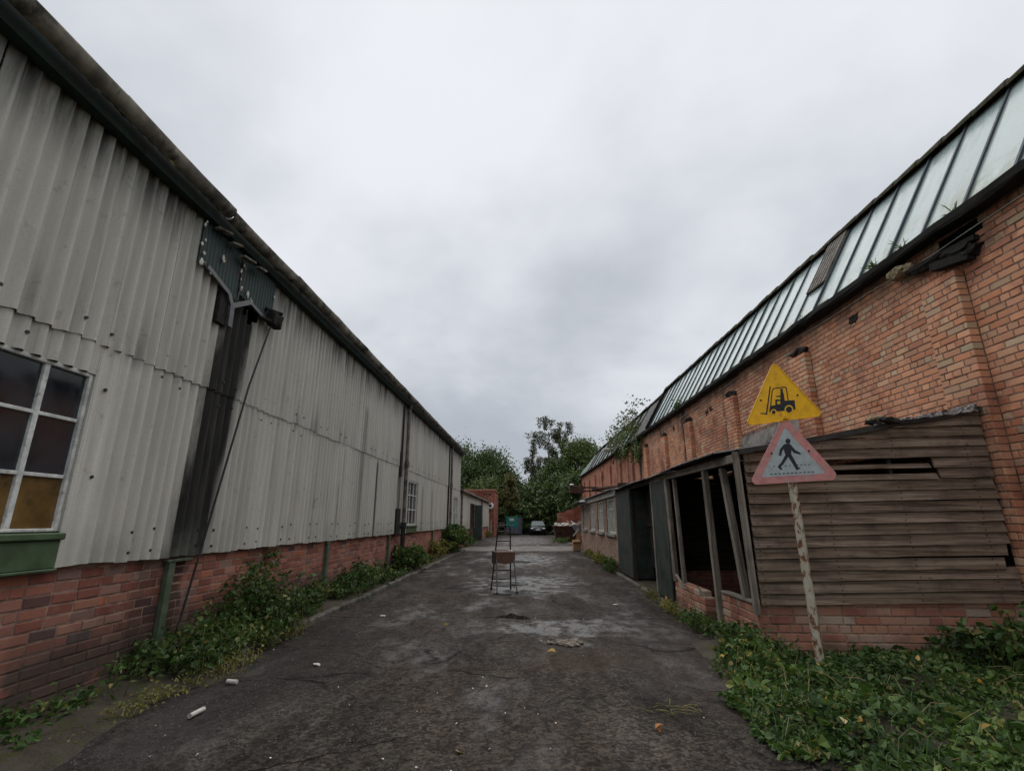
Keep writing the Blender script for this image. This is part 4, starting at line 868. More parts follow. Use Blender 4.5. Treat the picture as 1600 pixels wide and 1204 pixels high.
part('board_gap_shade', M['dark'], SH, lambda m: m.prism([A0-nS*0.006+Vector((0,0,0.62)), A0-nS*0.006+dS*LS+Vector((0,0,0.70)), A0-nS*0.006+dS*LS+Vector((0,0,2.05)), A0-nS*0.006+Vector((0,0,1.95))], -nS*0.01))  # added black sheet that paints the shade in the gaps between boards
part('plinth', M['mortS'], SH, lambda m: (m.prism([A0-nS*0.012+Vector((0,0,-0.1)), B0-nS*0.012+Vector((0,0,-0.1)), B0-nS*0.012+Vector((0,0,0.67)), A0-nS*0.012+Vector((0,0,0.60))], -nS*0.09), m.box(2.762, 2.86, 6.66, 7.77, -0.1, 0.575), m.box(2.762, 2.94, 8.57, 10.2, -0.1, 0.40)))
def ztop(s): return 2.46 + 0.55*s/LS
rd = random.Random(17)
def board(s0, s1, z0, h, out=0.0, slope=0.020, drop=0.0, tipbreak=False, mat='wood'):
    # local frame: x along the wall, -y outwards
    m = MB(); e = 0.004; ns = 8
    pr = [(-0.052-out, 0.0), (-0.020-out, h-0.004), (0.002-out, h-0.004), (-0.022-out, 0.0)]
    V = []; W = rd.uniform(-0.004, 0.004)
    for i in range(ns+1):
        t = i/ns; s = s0+(s1-s0)*t; zz = z0+slope*s+W*math.sin(3*t+s0)-drop*t
        hh = min(h-0.004, max(0.004, ztop(s)-zz))
        for (yy, zf) in pr:
            jag = rd.uniform(-0.004, 0.004)
            xx = s + (rd.uniform(-0.10, -0.02) if tipbreak and i == ns and zf == 0 else 0)
            V.append((xx, yy, zz+min(zf, hh)+jag))
    F = [(i*4+k, (i+1)*4+k, (i+1)*4+(k+1) % 4, i*4+(k+1) % 4) for i in range(ns) for k in range(4)] + [(3, 2, 1, 0), (ns*4, ns*4+1, ns*4+2, ns*4+3)]
    m.add(V, F); o = m.build('board', M[mat], SH, origin=(0, 0, 0)); o.location = A0; o.rotation_euler = (0, 0, aS)
    o.matrix_parent_inverse = SH.matrix_basis.inverted()
    if out == 0:
        for ns_ in [q for q in (0.10, 1.02, 1.93, 2.85) if s0+0.03 < q < s1-0.03]:
            for dz_ in (0.03, 0.095):
                if z0+slope*ns_+dz_ < ztop(ns_)-0.03:
                    nl = bpy.data.objects.new('nail', nail_me); nl.location = A0+dS*(ns_+rd.uniform(-0.02, 0.02))+nS*(0.052-0.032*dz_/h)+Vector((0, 0, z0+slope*ns_+dz_)); nl.rotation_euler = (0, 0, aS); C.objects.link(nl); nl.parent = o; nl.matrix_parent_inverse = o.matrix_basis.inverted()
    return o
nm_ = MB(); nm_.tube([(0, 0.004, 0), (0, -0.003, 0)], 0.009, 6, smooth=False); nail_me = bpy.data.meshes.new('nail'); nail_me.from_pydata(nm_.v, [], nm_.f); nail_me.materials.append(M['iron'])
hB = 0.133
for i in range(18):
    z0 = 0.60+hB*i
    # first s where the roof line clears the board
    s0 = 0.04
    while ztop(s0) - (z0+0.020*s0) < 0.035 and s0 < LS: s0 += 0.04
    if s0 > LS-0.3: continue
    end = LS-0.015 + rd.uniform(-0.03, 0.0)
    if i == 12:
        board(s0, 0.62, z0, hB); board(0.63, 2.38, z0+0.005, 0.062, out=-0.03); board(2.40, end, z0, hB)
    elif i == 11:
        board(s0, 0.60, z0, hB); board(0.61, 2.43, z0-0.004, 0.075, out=-0.012); board(2.45, end, z0, hB)
    elif i == 4: board(s0, end-0.02, z0, hB, tipbreak=True)
    elif i == 3: board(s0, end-0.10, z0, hB, drop=0.025, tipbreak=True)
    else: board(s0, end, z0, hB)
def timber(name, mat, parent, a, b, w, h):
    # squared timber whose local x runs along it, so the grain follows
    a, b = Vector(a), Vector(b); d = b-a; L = d.length; m = MB(); m.bbox(0, L, -w/2, w/2, -h/2, h/2, 0.006)
    o = m.build(name, mat, None, origin=(0, 0, 0)); o.location = a; o.rotation_mode = 'QUATERNION'; o.rotation_quaternion = d.to_track_quat('X', 'Z')
    if parent: o.parent = parent; o.matrix_parent_inverse = parent.matrix_basis.inverted()
    return o
timber('inner_stud', M['woodd'], SH, A0-nS*0.06+dS*1.0+Vector((0,0,0.6)), A0-nS*0.06+dS*1.0+Vector((0,0,2.5)), 0.07, 0.05)
timber('inner_stud', M['woodd'], SH, A0-nS*0.06+dS*1.9+Vector((0,0,0.6)), A0-nS*0.06+dS*1.9+Vector((0,0,2.6)), 0.07, 0.05)
timber('post', M['post'], SH, (2.735, 6.585, 0.50), (2.70, 6.60, 2.46), 0.085, 0.085)
timber('post', M['post'], SH, (2.80, 7.02, 0.62), (2.78, 7.30, 2.32), 0.09, 0.075)
timber('post', M['post'], SH, (2.74, 7.84, 0.02), (2.735, 7.92, 2.34), 0.085, 0.085)
timber('post', M['post'], SH, (2.77, 9.62, 0.50), (2.765, 9.72, 2.36), 0.07, 0.06)
timber('post', M['post'], SH, (2.76, 10.12, 0.48), (2.74, 10.18, 2.40), 0.085, 0.085)
timber('post', M['post'], SH, (2.73, 11.40, 0.05), (2.73, 11.42, 2.44), 0.07, 0.07)
timber('post', M['woodd'], SH, (2.78, 13.95, 0.05), (2.78, 13.95, 2.44), 0.08, 0.08)
timber('top_rail', M['post'], SH, (2.74, 6.62, 2.39), (2.74, 11.4, 2.45), 0.07, 0.11)
timber('top_rail', M['woodd'], SH, (2.74, 11.42, 2.45), (2.74, 16.2, 2.47), 0.07, 0.11)
timber('sill_plate', M['post'], SH, (2.79, 6.72, 0.612), (2.79, 7.76, 0.606), 0.11, 0.035)
timber('broken_lath', M['post'], SH, (2.72, 9.95, 0.62), (2.66, 9.25, 0.44), 0.05, 0.02)
timber('broken_lath', M['post'], SH, (3.0, 8.3, 0.04), (2.75, 8.9, 0.55), 0.035, 0.02)
# green boarded panels and the dark corrugated sliding door
for q, (ya, yb, col) in enumerate([(10.22, 10.52, 'doorgreen'), (10.53, 10.88, 'doorgreen'), (10.89, 11.36, 'doorgreen')]):
    part('door_board', M[col], SH, lambda m: m.bbox(2.70+0.006*q, 2.735+0.006*q, ya, yb, 0.09, 2.42, 0.006))
part('door_panel', M['doorgreen'], SH, lambda m: (m.bbox(2.70, 2.75, 13.98, 16.15, 0.10, 2.44, 0.01), m.bbox(2.70, 3.25, 13.93, 13.975, 0.10, 2.42, 0.01)))
part('sliding_door', M['tind'], SH, lambda m: corr_sheet(m, (3.20, 0, 0), (0,1,0), (0,0,1), (-1,0,0), 11.45, 14.6, 0.42, 2.42, 0.085, 0.014, 0.004, 8))
timber('door_rail', M['woodd'], SH, (3.16, 11.5, 1.48), (3.16, 14.2, 1.48), 0.04, 0.08)
# inside: board partition over brick, back boards
for i in range(15):
    timber('inner_board', M['woodd'], SH, (2.95, 11.44+0.004*(i % 3), 0.62+0.13*i), (5.85, 11.44, 0.62+0.13*i), 0.02, 0.122)
part('inner_wall', M['brickLt'], SH, lambda m: m.box(2.95, 5.85, 11.43, 11.6, -0.1, 0.55))
part('inner_floor', M['soil'], SH, lambda m: m.prism([(2.86, 6.75, 0.07), (5.9, 6.75, 0.07), (5.9, 16, 0.07), (2.86, 16, 0.07)], (0, 0, -0.02)))
part('end_partition', M['woodd'], SH, lambda m: m.box(2.8, 5.75, 16.2, 16.25, 0, 2.75))
for i in range(11):
    timber('inner_board', M['woodd'], SH, (5.72, 7.1, 0.9+0.16*i), (5.70, 11.4, 0.9+0.16*i), 0.02, 0.15)
# roof: tin sheets laid down the slope, felted near end with crumpled flashing
sv = Vector((3.30, 0, 0.50)); svn = sv.normalized(); sn = Vector((-sv.z, 0, sv.x)).normalized()
y = 6.95; k = 0
while y < 16.3:
    y1 = min(y+0.74, 16.35); oy = random.uniform(-0.03, 0.03)
    part('roof_sheet', M['tin'] if k % 3 else M['tind'], SH, lambda m: corr_sheet(m, (2.57+oy, 0, 2.50+0.004*(k % 2)+0.012*math.sin(k)), (0,1,0), svn, sn, y, y1+0.03, 0.0, 3.36, 0.076, 0.011, 0.004, 8)); y = y1; k += 1
nr = 9; m = MB(); V = []
for i in range(nr+1):
    t = i/nr; p = A0+dS*(LS*t)+nS*0.07; zz = ztop(LS*t)+0.025+random.uniform(-0.006, 0.006)
    V += [p+Vector((-0.03 if i == 0 else 0, 0, zz)), p+nS*0.01+Vector((-0.03 if i == 0 else 0, 0, zz-0.05-random.uniform(0, 0.025))), Vector((p.x, 7.0, zz+0.02)), Vector((p.x, 7.0, zz-0.02))]
m.add(V, [(i*4+1, (i+1)*4+1, (i+1)*4, i*4) for i in range(nr)] + [(i*4, (i+1)*4, (i+1)*4+2, i*4+2) for i in range(nr)] + [(i*4+3, (i+1)*4+3, (i+1)*4+1, i*4+1) for i in range(nr)]); m.build('roof_felt', M['felt'], SH)
m = MB(); rd = random.Random(23); V = []; n1 = 26
for i in range(n1+1):
    t = 0.55+0.43*i/n1; w = 0.008+0.075*(i/n1)**1.6
    p = A0+dS*(LS*t)+nS*0.088; zz = ztop(LS*t)+0.03
    for q in range(4): V.append(p+nS*rd.uniform(-0.012, 0.016)+Vector((0, 0, zz-w*(q/3-0.35)*1.3+rd.uniform(-0.01, 0.01))))
m.add(V, [(i*4+q+1, (i+1)*4+q+1, (i+1)*4+q, i*4+q) for i in range(n1) for q in range(3)]); m.build('flashing', M['flash'], SH)
ms = thing('moss_cushion', (4.65, 6.55, 2.78), 'tan and black moss cushion on the edge of the shed roof', 'moss')
pm = A0+dS*(LS*0.61)+nS*0.02; zm = ztop(LS*0.61)+0.05
part('cushion', M['tanfoam'], ms, lambda m: (m.blob((pm.x, pm.y, zm+0.03), 0.13, 0.09, 0.055, 0.25, 3, 2), m.blob((pm.x-0.1, pm.y+0.05, zm+0.02), 0.08, 0.08, 0.05, 0.3, 4, 2)))
part('dead_moss', M['soot'], ms, lambda m: (m.blob((pm.x+0.02, pm.y-0.05, zm), 0.15, 0.07, 0.045, 0.35, 5, 2), m.blob((pm.x-0.14, pm.y+0.02, zm-0.005), 0.1, 0.07, 0.035, 0.35, 6, 2)))

# ------------------------------------------------------------------ brick lean-to with tall white windows
LT = thing('brick_lean_to', (3.6, 22.2, 0), 'low pale brick lean-to with four tall white windows beyond the green doors', 'building')
YA, YB = 16.4, 28.0
wins = [(16.75, 18.7), (19.4, 21.2), (22.2, 23.9), (25.2, 26.9)]
def ltw(m):
    m.box(2.76, 3.0, YA, YB, -0.1, 1.15); m.box(2.76, 3.0, YA, YB, 2.33, 2.5)
    ed = [YA] + [v for w in wins for v in w] + [YB]
    for a, b in zip(ed[0::2], ed[1::2]): m.box(2.76, 3.0, a, b, 1.151, 2.329)
part('wall', M['brickPl'], LT, ltw)
part('end_wall', M['brickPl'], LT, lambda m: m.box(3.0, 5.6, YB-0.24, YB-0.001, -0.1, 2.6))
for w in wins:
    wd = (w[1]-w[0])
    window(LT, 2.84, (w[0], w[1], 1.16, 2.32), [w[0]+wd*0.34, w[0]+wd*0.67], [1.95], 0.06, None, nrm=-1, wmat='whitec', gl='glassw', glow='glassw')
    part('window_sill', M['conc'], LT, lambda m: m.bbox(2.68, 2.9, w[0]-0.08, w[1]+0.08, 1.06, 1.155, 0.01))
part('fascia', M['whitec'], LT, lambda m: m.bbox(2.70, 2.755, YA, YB+0.1, 2.36, 2.54, 0.01))
part('roof', M['tin'], LT, lambda m: corr_sheet(m, (2.56, 0, 2.56), (0,1,0), svn, sn, YA, YB+0.25, 0.0, 3.2, 0.076, 0.011, 0.02, 4))
part('canopy', M['doorgreen'], LT, lambda m: (m.bbox(2.30, 2.69, 24.6, 28.3, 2.40, 2.50, 0.02)))
part('canopy_lamp', M['lamp'], LT, lambda m: m.bbox(2.34, 2.60, 23.9, 24.58, 2.41, 2.49, 0.02))
# things fixed on the factory wall above it
bx_ = thing('wall_cabinet', (2.66, 29, 3.08), 'dark box on a bracket with a small white lamp at the lean-to corner', 'cabinet')
part('case', M['rust'], bx_, lambda m: m.bbox(2.25, 3.05, 28.8, 29.3, 3.08, 3.50, 0.02))
part('bracket', M['iron'], bx_, lambda m: (m.bar((3.05, 29.05, 3.2), (5.65, 29.05, 3.2), 0.06, 0.08), m.bar((3.05, 29.05, 3.4), (5.65, 29.05, 3.4), 0.06, 0.08)))
part('lamp', M['lamp'], bx_, lambda m: m.blob((2.36, 28.75, 3.54), 0.13, 0.13, 0.06, 0.05, 1, 2))
fl = thing('flue_pipe', (4.2, 27.5, 3.2), 'rusty horizontal flue pipe above the brick lean-to roof', 'pipe')
part('pipe', M['rust'], fl, lambda m: (m.tube([(5.65, 26.0, 3.25), (4.4, 27.0, 3.30), (3.75, 29.6, 3.34)], 0.10, 10), m.tube([(3.78, 29.45, 3.34), (3.72, 29.75, 3.34)], 0.13, 10)))
bl = thing('bulkhead_lamp', (5.2, 32.8, 5.95), 'white lamp on an arm at the factory gutter beside the sapling', 'lamp')
part('head', M['white'], bl, lambda m: (m.bbox(4.85, 5.55, 32.4, 33.1, 6.0, 6.14, 0.04)))
part('diffuser', M['lamp'], bl, lambda m: m.bbox(4.92, 5.48, 32.45, 33.05, 5.95, 5.998, 0.01))
part('arm', M['iron'], bl, lambda m: m.tube([(5.5, 32.75, 6.05), (5.72, 32.75, 5.8)], 0.03, 6))

# ------------------------------------------------------------------ warning signs on a rusty post
SG = thing('warning_sign', (3.11, 6.05, 0), 'yellow forklift triangle above faded red pedestrian triangle on rusty white post', 'sign')
def sp_(zx, zy, dy=0.0): return Vector((2.6255+1.32864e-3*zx-1.975e-4*zy, 5.985+dy, 3.5389-9.5e-6*zx-1.3748e-3*zy))
def rpoly(pts, r, n=6):
    out = []; P = [Vector((p[0], p[1])) for p in pts]; k = len(P)
    for i in range(k):
        a, b, c = P[i-1], P[i], P[(i+1) % k]; u = (a-b).normalized(); v = (c-b).normalized(); ang = u.angle(v); d = r/math.tan(ang/2); cen = b+(u+v).normalized()*(r/math.sin(ang/2))
        s = b+u*d; e_ = b+v*d; a0 = math.atan2(s.y-cen.y, s.x-cen.x); a1 = math.atan2(e_.y-cen.y, e_.x-cen.x); da = (a1-a0+math.pi) % (2*math.pi)-math.pi
        out += [(cen.x+r*math.cos(a0+da*q/n), cen.y+r*math.sin(a0+da*q/n)) for q in range(n+1)]
    return out
def flat(name, mat, par, polys, dy, t=0.0012):
    m = MB()
    for poly in polys:
        pts = [sp_(x, y, dy) for x, y in poly]
        area = sum(pts[i].x*pts[(i+1) % len(pts)].z-pts[(i+1) % len(pts)].x*pts[i].z for i in range(len(pts)))
        if area > 0: pts.reverse()
        m.prism(pts, (0, t, 0))
    return m.build(name, mat, par)
def circ(x, y, r, n=18): return [(x+r*math.cos(2*math.pi*k/n), y+r*math.sin(2*math.pi*k/n)) for k in range(n)]
part('post', M['pole'], SG, lambda m: m.tube([(3.125, 6.06, -0.1), (3.115, 6.055, 0.8), (3.105, 6.05, 1.6), (3.095, 6.045, 2.4), (3.08, 6.04, 3.15)], 0.047, 16))
tri1 = rpoly([(325, 15), (75, 612), (790, 520)], 34); tri2 = rpoly([(428, 515), (120, 1122), (925, 1070)], 42)
y1_ = flat('yellow_plate', M['yellow'], SG, [tri1], 0.0, 0.004); y1_['label'] = 'yellow forklift warning triangle'
p1_ = flat('pedestrian_plate', M['pink'], SG, [tri2], 0.0, 0.004); p1_['label'] = 'faded red bordered pedestrian crossing triangle'
flat('plate_rim', M['yellow'], y1_, [[tri1[i], tri1[(i+1) % len(tri1)], ((tri1[(i+1) % len(tri1)][0]-390)*0.965+390, (tri1[(i+1) % len(tri1)][1]-385)*0.965+385), ((tri1[i][0]-390)*0.965+390, (tri1[i][1]-385)*0.965+385)] for i in range(len(tri1))], -0.006, 0.0055)
def stroke(a, b, w):
    a, b = Vector(a), Vector(b); d = (b-a).normalized(); n_ = Vector((-d.y, d.x))*(w/2); return [tuple(a+n_), tuple(b+n_), tuple(b-n_), tuple(a-n_)]
flat('forklift_symbol', M['signblack'], y1_, [
    [(293, 252), (305, 252), (273, 509), (261, 507)], [(210, 493), (264, 497), (263, 508), (213, 502)],
    stroke((303, 436), (318, 285), 9), stroke((317, 289), (330, 270), 9), stroke((326, 272), (436, 258), 9), stroke((433, 257), (446, 270), 9), stroke((445, 266), (462, 380), 9)], -0.0015)
flat('forklift_symbol', M['signblack'], y1_, [[(290, 486), (300, 430), (346, 424), (346, 470), (346, 482)], [(346, 372), (362, 371), (362, 480), (346, 482)], [(362, 416), (391, 415), (391, 478), (362, 480)], [(391, 372), (436, 384), (436, 474), (391, 478)], [(362, 371), (391, 372), (391, 386), (362, 386)], [(436, 384), (519, 377), (529, 462), (436, 474)]], -0.0018)
flat('forklift_symbol', M['signblack'], y1_, [circ(402, 286, 13), [(391, 300), (416, 299), (424, 330), (430, 384), (392, 376)], [(348, 342), (392, 336), (394, 348), (350, 350)]], -0.0021)
for cq in (circ(331, 487, 27), circ(468, 463, 39)): flat('wheel_ring', M['yellow'], y1_, [cq], -0.0028)
for cq in (circ(331, 488, 17), circ(468, 464, 28)): flat('wheel', M['signblack'], y1_, [cq], -0.0036)
for cq in [circ(215, 380, 9), circ(545, 333, 9)]: flat('bolt', M['iron'], y1_, [cq], -0.004, 0.004)
tri3 = rpoly([(432, 625), (232, 1058), (788, 1022)], 10); fc = flat('sign_face', M['signgrey'], p1_, [tri3], -0.0012)
ped = [circ(459, 745, 23), [(420, 776), (440, 768), (478, 768), (492, 800), (487, 862), (438, 866), (425, 830)],
       [(421, 775), (388, 818), (379, 868), (400, 873), (409, 828), (432, 805)], [(478, 768), (522, 822), (572, 848), (567, 861), (508, 846), (482, 812)],
       [(438, 862), (470, 866), (420, 942), (396, 966), (410, 988), (398, 994), (368, 966), (400, 930)], [(450, 864), (487, 858), (522, 920), (546, 968), (570, 976), (534, 994), (514, 962), (476, 902)]]
for i_, q in enumerate(ped): flat('pedestrian_symbol', M['signblack'], p1_, [q], -0.0026-0.0003*i_)
for cq in ([stroke((305+36*k, 1030-2.0*k), (325+36*k, 1028.9-2.0*k), 8) for k in range(11)] + [stroke((330+34*k, 964-1.9*k), (346+34*k, 963-1.9*k), 7) for k in range(10) if k not in (1, 2, 5)]): flat('crossing_dash', M['signblack'], p1_, [cq], -0.0022)
for cq in [circ(315, 851, 9), circ(643, 830, 9)]: flat('bolt', M['iron'], p1_, [cq], -0.004, 0.004)

# ------------------------------------------------------------------ folding steps with a brown tray in the road
ST = thing('folding_steps', (-0.64, 12.25, 0.012), 'tall folding metal steps carrying a brown tray, standing on the tarmac', 'steps')
ca, sa = math.cos(R(14)), math.sin(R(14))
def lp(x, y, z): return (-0.64+x*ca-y*sa, 12.25+x*sa+y*ca, z+0.012)
def mixp(a, b, t): return tuple(a[i]+(b[i]-a[i])*t for i in range(3))
ra = [((s*0.237, 0.33, 0), (s*0.145, -0.04, 1.42)) for s in (-1, 1)]; fa = [((s*0.228, -0.42, 0), (s*0.20, -0.10, 0.9)) for s in (-1, 1)]
for a, b in ra: part('rear_rail', M['iron'], ST, lambda m: m.tube([lp(*a), lp(*b)], 0.016, 8))
for a, b in fa: part('front_leg', M['steel'], ST, lambda m: m.tube([lp(*a), lp(*b)], 0.015, 8))
for a, b in ra+fa: part('rubber_foot', M['tyre'], ST, lambda m: m.tube([lp(*a), lp(*mixp(a, b, 0.03))], 0.022, 8))
for t in (0.17, 0.31): part('tread', M['iron'], ST, lambda m: m.bar(lp(*mixp(*ra[0], t)), lp(*mixp(*ra[1], t)), 0.05, 0.025))
for t in (0.78, 0.93): part('tread', M['iron'], ST, lambda m: m.bar(lp(*mixp(*ra[0], t)), lp(*mixp(*ra[1], t)), 0.10, 0.022))
part('handle', M['iron'], ST, lambda m: m.tube([lp(*ra[0][1]), lp(-0.1, -0.05, 1.47), lp(0.1, -0.05, 1.47), lp(*ra[1][1])], 0.015, 8))
def tray(m):
    # hollow tray with rounded lip and scalloped lower edge
    o = [(-0.225, -0.18), (0.225, -0.18), (0.225, 0.17), (-0.225, 0.17)]; i_ = [(-0.16, -0.10), (0.14, -0.10), (0.14, 0.08), (-0.16, 0.08)]
    for k in range(4):
        a, b = o[k], o[(k+1) % 4]; c, d = i_[k], i_[(k+1) % 4]; n = 10
        for q in range(n):
            t0, t1 = q/n, (q+1)/n; P = lambda t: (a[0]+(b[0]-a[0])*t, a[1]+(b[1]-a[1])*t); zb = lambda t: 0.615+0.018*math.sin(t*9+k)
            p, s = P(t0), P(t1); m.add([lp(p[0], p[1], zb(t0)), lp(s[0], s[1], zb(t1)), lp(s[0], s[1], 0.87), lp(p[0], p[1], 0.87)], [(0, 1, 2, 3)])
        m.add([lp(*a, 0.87), lp(*b, 0.87), lp(*d, 0.90), lp(*c, 0.90)], [(0, 1, 2, 3)])
        m.add([lp(*c, 0.90), lp(*d, 0.90), lp(d[0], d[1], 0.66), lp(c[0], c[1], 0.66)], [(0, 1, 2, 3)])
    m.add([lp(*p, 0.66) for p in i_], [(0, 1, 2, 3)])
part('tray', M['brownbox'], ST, tray)
part('tray_label', M['litter'], ST, lambda m: m.add([lp(0.08, -0.14, 0.896), lp(0.2, -0.14, 0.889), lp(0.2, -0.1, 0.902), lp(0.08, -0.1, 0.906)], [(0, 1, 2, 3)]))
part('hanging_panel', M['doorgreen'], ST, lambda m: (m.bar(lp(-0.24, -0.1, 0.74), lp(-0.24, 0.2, 0.74), 0.02, 0.28)))
part('hanging_panel', M['doorgreen'], ST, lambda m: (m.bar(lp(0.24, -0.1, 0.74), lp(0.24, 0.2, 0.74), 0.02, 0.24)))

# ------------------------------------------------------------------ far yard: container, car, skip, broken furniture, brick wall, gate
CT = thing('storage_container', (-1.83, 57.6, 0), 'teal container with white notice at the end of the yard', 'container')
part('front', M['tealp'], CT, lambda m: m.bbox(-2.72, -1.43, 57.0, 57.08, 0.75, 1.92, 0.02))
part('front', M['greyp'], CT, lambda m: m.bbox(-2.72, -1.43, 57.0, 57.08, 0.12, 0.748, 0.02))
part('body', M['greyp'], CT, lambda m: m.prism([(-2.70, 57.085, 0.1), (-1.43, 57.085, 0.1), (-0.95, 58.6, 0.1), (-2.5, 58.6, 0.1)], (0, 0, 1.76)))
part('roof', M['tealp'], CT, lambda m: m.prism([(-2.75, 57.0, 1.93), (-1.40, 57.0, 1.93), (-0.92, 58.7, 1.90), (-2.5, 58.7, 1.90)], (0, 0, 0.05)))
part('notice', M['litter'], CT, lambda m: m.bbox(-2.35, -1.85, 56.985, 56.998, 1.5, 1.78, 0.004))
part('stripe', M['signgrey'], CT, lambda m: m.bbox(-2.45, -1.8, 56.988, 56.998, 1.02, 1.05, 0.003))
for x_ in (-2.6, -1.55): part('castor', M['tyre'], CT, lambda m: m.disc((x_, 57.1, 0.08), (0,1,0), 0.085, 0.07, 12))

CR = thing('parked_car', (0.80, 57.6, 0), 'dark parked car facing down the yard in front of the trees', 'car')
def carp(x, y, z): return (0.80+x, 55.7+y, z)
def lower(m):
    secs = [(0.0, 0.70, 0.32, 0.62), (0.10, 0.82, 0.24, 0.78), (0.35, 0.87, 0.22, 0.88), (0.95, 0.885, 0.22, 0.98), (2.2, 0.89, 0.22, 1.0), (3.6, 0.88, 0.24, 1.0), (4.15, 0.80, 0.32, 0.95)]
    V = []
    for y, w, zb, zt in secs:
        zm = zb+(zt-zb)*0.55
        V += [carp(-w*0.88, y, zb), carp(-w, y, zm), carp(-w*0.93, y, zt-0.05), carp(-w*0.7, y, zt), carp(w*0.7, y, zt), carp(w*0.93, y, zt-0.05), carp(w, y, zm), carp(w*0.88, y, zb)]
    n = 8; m.add(V, [(i*n+k, i*n+(k+1) % n, (i+1)*n+(k+1) % n, (i+1)*n+k) for i in range(len(secs)-1) for k in range(n)] + [tuple(reversed(range(n))), tuple(range((len(secs)-1)*n, len(secs)*n))], True)
part('body', M['carp'], CR, lower)
def cabin(m):
    b = [(-0.80, 0.95), (0.80, 0.95), (0.80, 4.0), (-0.80, 4.0)]; t = [(-0.60, 1.70), (0.60, 1.70), (0.58, 3.5), (-0.58, 3.5)]
    m.add([carp(x, y, 0.97) for x, y in b] + [carp(x, y, 1.50) for x, y in t], [(0, 1, 5, 4), (1, 2, 6, 5), (2, 3, 7, 6), (3, 0, 4, 7), (4, 5, 6, 7)])
part('cabin', M['carp'], CR, cabin)
part('windscreen', M['carg'], CR, lambda m: m.add([carp(-0.74, 0.985, 1.005), carp(0.74, 0.985, 1.005), carp(0.565, 1.64, 1.465), carp(-0.565, 1.64, 1.465)], [(0, 1, 2, 3)]))
for s in (-1, 1):
    part('headlight', M['lamp'], CR, lambda m: m.blob(carp(s*0.64, 0.09, 0.70), 0.17, 0.10, 0.075, 0.05, 2, 2))
    part('mirror', M['carp'], CR, lambda m: m.blob(carp(s*0.97, 1.15, 1.02), 0.11, 0.07, 0.08, 0.05, 3, 2))
    part('side_window', M['carg'], CR, lambda m: m.add([carp(s*0.795, 1.25, 1.0), carp(s*0.795, 3.8, 1.0), carp(s*0.62, 3.4, 1.45), carp(s*0.62, 1.85, 1.45)], [(0, 1, 2, 3)]))
    for yy in (0.72, 3.35):
        w_ = part('wheel', M['tyre'], CR, lambda m: m.disc(carp(s*0.72, yy, 0.32), (s, 0, 0), 0.32, 0.19, 20))
        part('rim', M['steel'], w_, lambda m: m.disc(carp(s*0.912, yy, 0.32), (s, 0, 0), 0.2, 0.01, 16))
part('grille', M['tyre'], CR, lambda m: m.bbox(0.80-0.42, 0.80+0.42, 55.66, 55.75, 0.36, 0.52, 0.02))
part('badge', M['lamp'], CR, lambda m: m.disc((0.80, 55.68, 0.66), (0,-1,0), 0.07, 0.012, 12))
part('number_plate', M['lamp'], CR, lambda m: m.bbox(0.80-0.26, 0.80+0.26, 55.645, 55.66, 0.53, 0.63, 0.004))

SK = thing('rubbish_skip', (2.8, 41.0, 0), 'rusty brown skip beside the far brick wall', 'skip')
def skip(m):
    b = [(2.02, 40.3), (3.60, 40.3), (3.60, 41.9), (2.02, 41.9)]; t = [(1.82, 40.0), (3.85, 40.0), (3.85, 42.4), (1.82, 42.4)]
    m.add([(x, y, 0.05) for x, y in b] + [(x, y, 1.10) for x, y in t], [(0, 3, 2, 1), (0, 1, 5, 4), (1, 2, 6, 5), (2, 3, 7, 6), (3, 0, 4, 7)])
    for (x0, y0), (x1, y1) in zip(t, t[1:]+t[:1]): m.bar((x0, y0, 1.12), (x1, y1, 1.12), 0.09, 0.08)
part('hull', M['rust'], SK, skip)
for x_ in (2.2, 2.84, 3.45): part('rib', M['rust'], SK, lambda m: m.bar((2.8+(x_-2.8)*0.85, 40.26, 0.1), (x_, 39.97, 1.08), 0.07, 0.05))
rd = random.Random(41); RU = MB()
for q in range(70):
    x, y = rd.uniform(1.95, 3.75), rd.uniform(40.1, 42.2); z = 1.1+rd.uniform(0, 0.22)
    if q % 3: RU.blob((x, y, z), rd.uniform(0.06, 0.16), rd.uniform(0.06, 0.16), rd.uniform(0.04, 0.10), 0.3, q, 1)
    else: RU.bar((x, y, z), (x+rd.uniform(-0.5, 0.5), y+rd.uniform(-0.4, 0.4), z+rd.uniform(-0.05, 0.3)), 0.07, 0.03)
o = RU.build('rubble_heap', M['flake']); tag(o, 'heap of pale rubble and scrap wood filling the rusty skip', 'rubble', kind='stuff')
tp = MB(); tp.prism([(3.1, 39.9, 1.2), (3.9, 39.9, 1.25), (3.95, 39.85, 0.6), (3.6, 39.86, 0.55)], (0, 0.03, 0)); tag(tp.build('tarpaulin', M['greyp']), 'grey sheet hanging over the right end of the rusty skip', 'sheet')
CB = thing('broken_cabinet', (2.55, 28.6, 0), 'orange brown broken cabinet panels leaning at the lean-to corner', 'cabinet')
part('panel', M['orange'], CB, lambda m: m.bar((2.62, 29.3, 0.05), (2.70, 29.0, 1.25), 0.5, 0.03, up=(1,0,0)))
part('panel', M['brownbox'], CB, lambda m: m.bar((2.52, 28.9, 0.45), (2.70, 28.6, 1.5), 0.35, 0.03, up=(1,0,0)))
part('lath', M['litter'], CB, lambda m: (m.bar((2.35, 28.6, 0.75), (2.66, 28.5, 1.12), 0.02, 0.07), m.bar((2.55, 28.5, 1.35), (2.78, 28.4, 1.5), 0.02, 0.12)))
bxo = thing('open_carton', (2.48, 28.0, 0), 'open cardboard box lying at the foot of the broken cabinet', 'box')
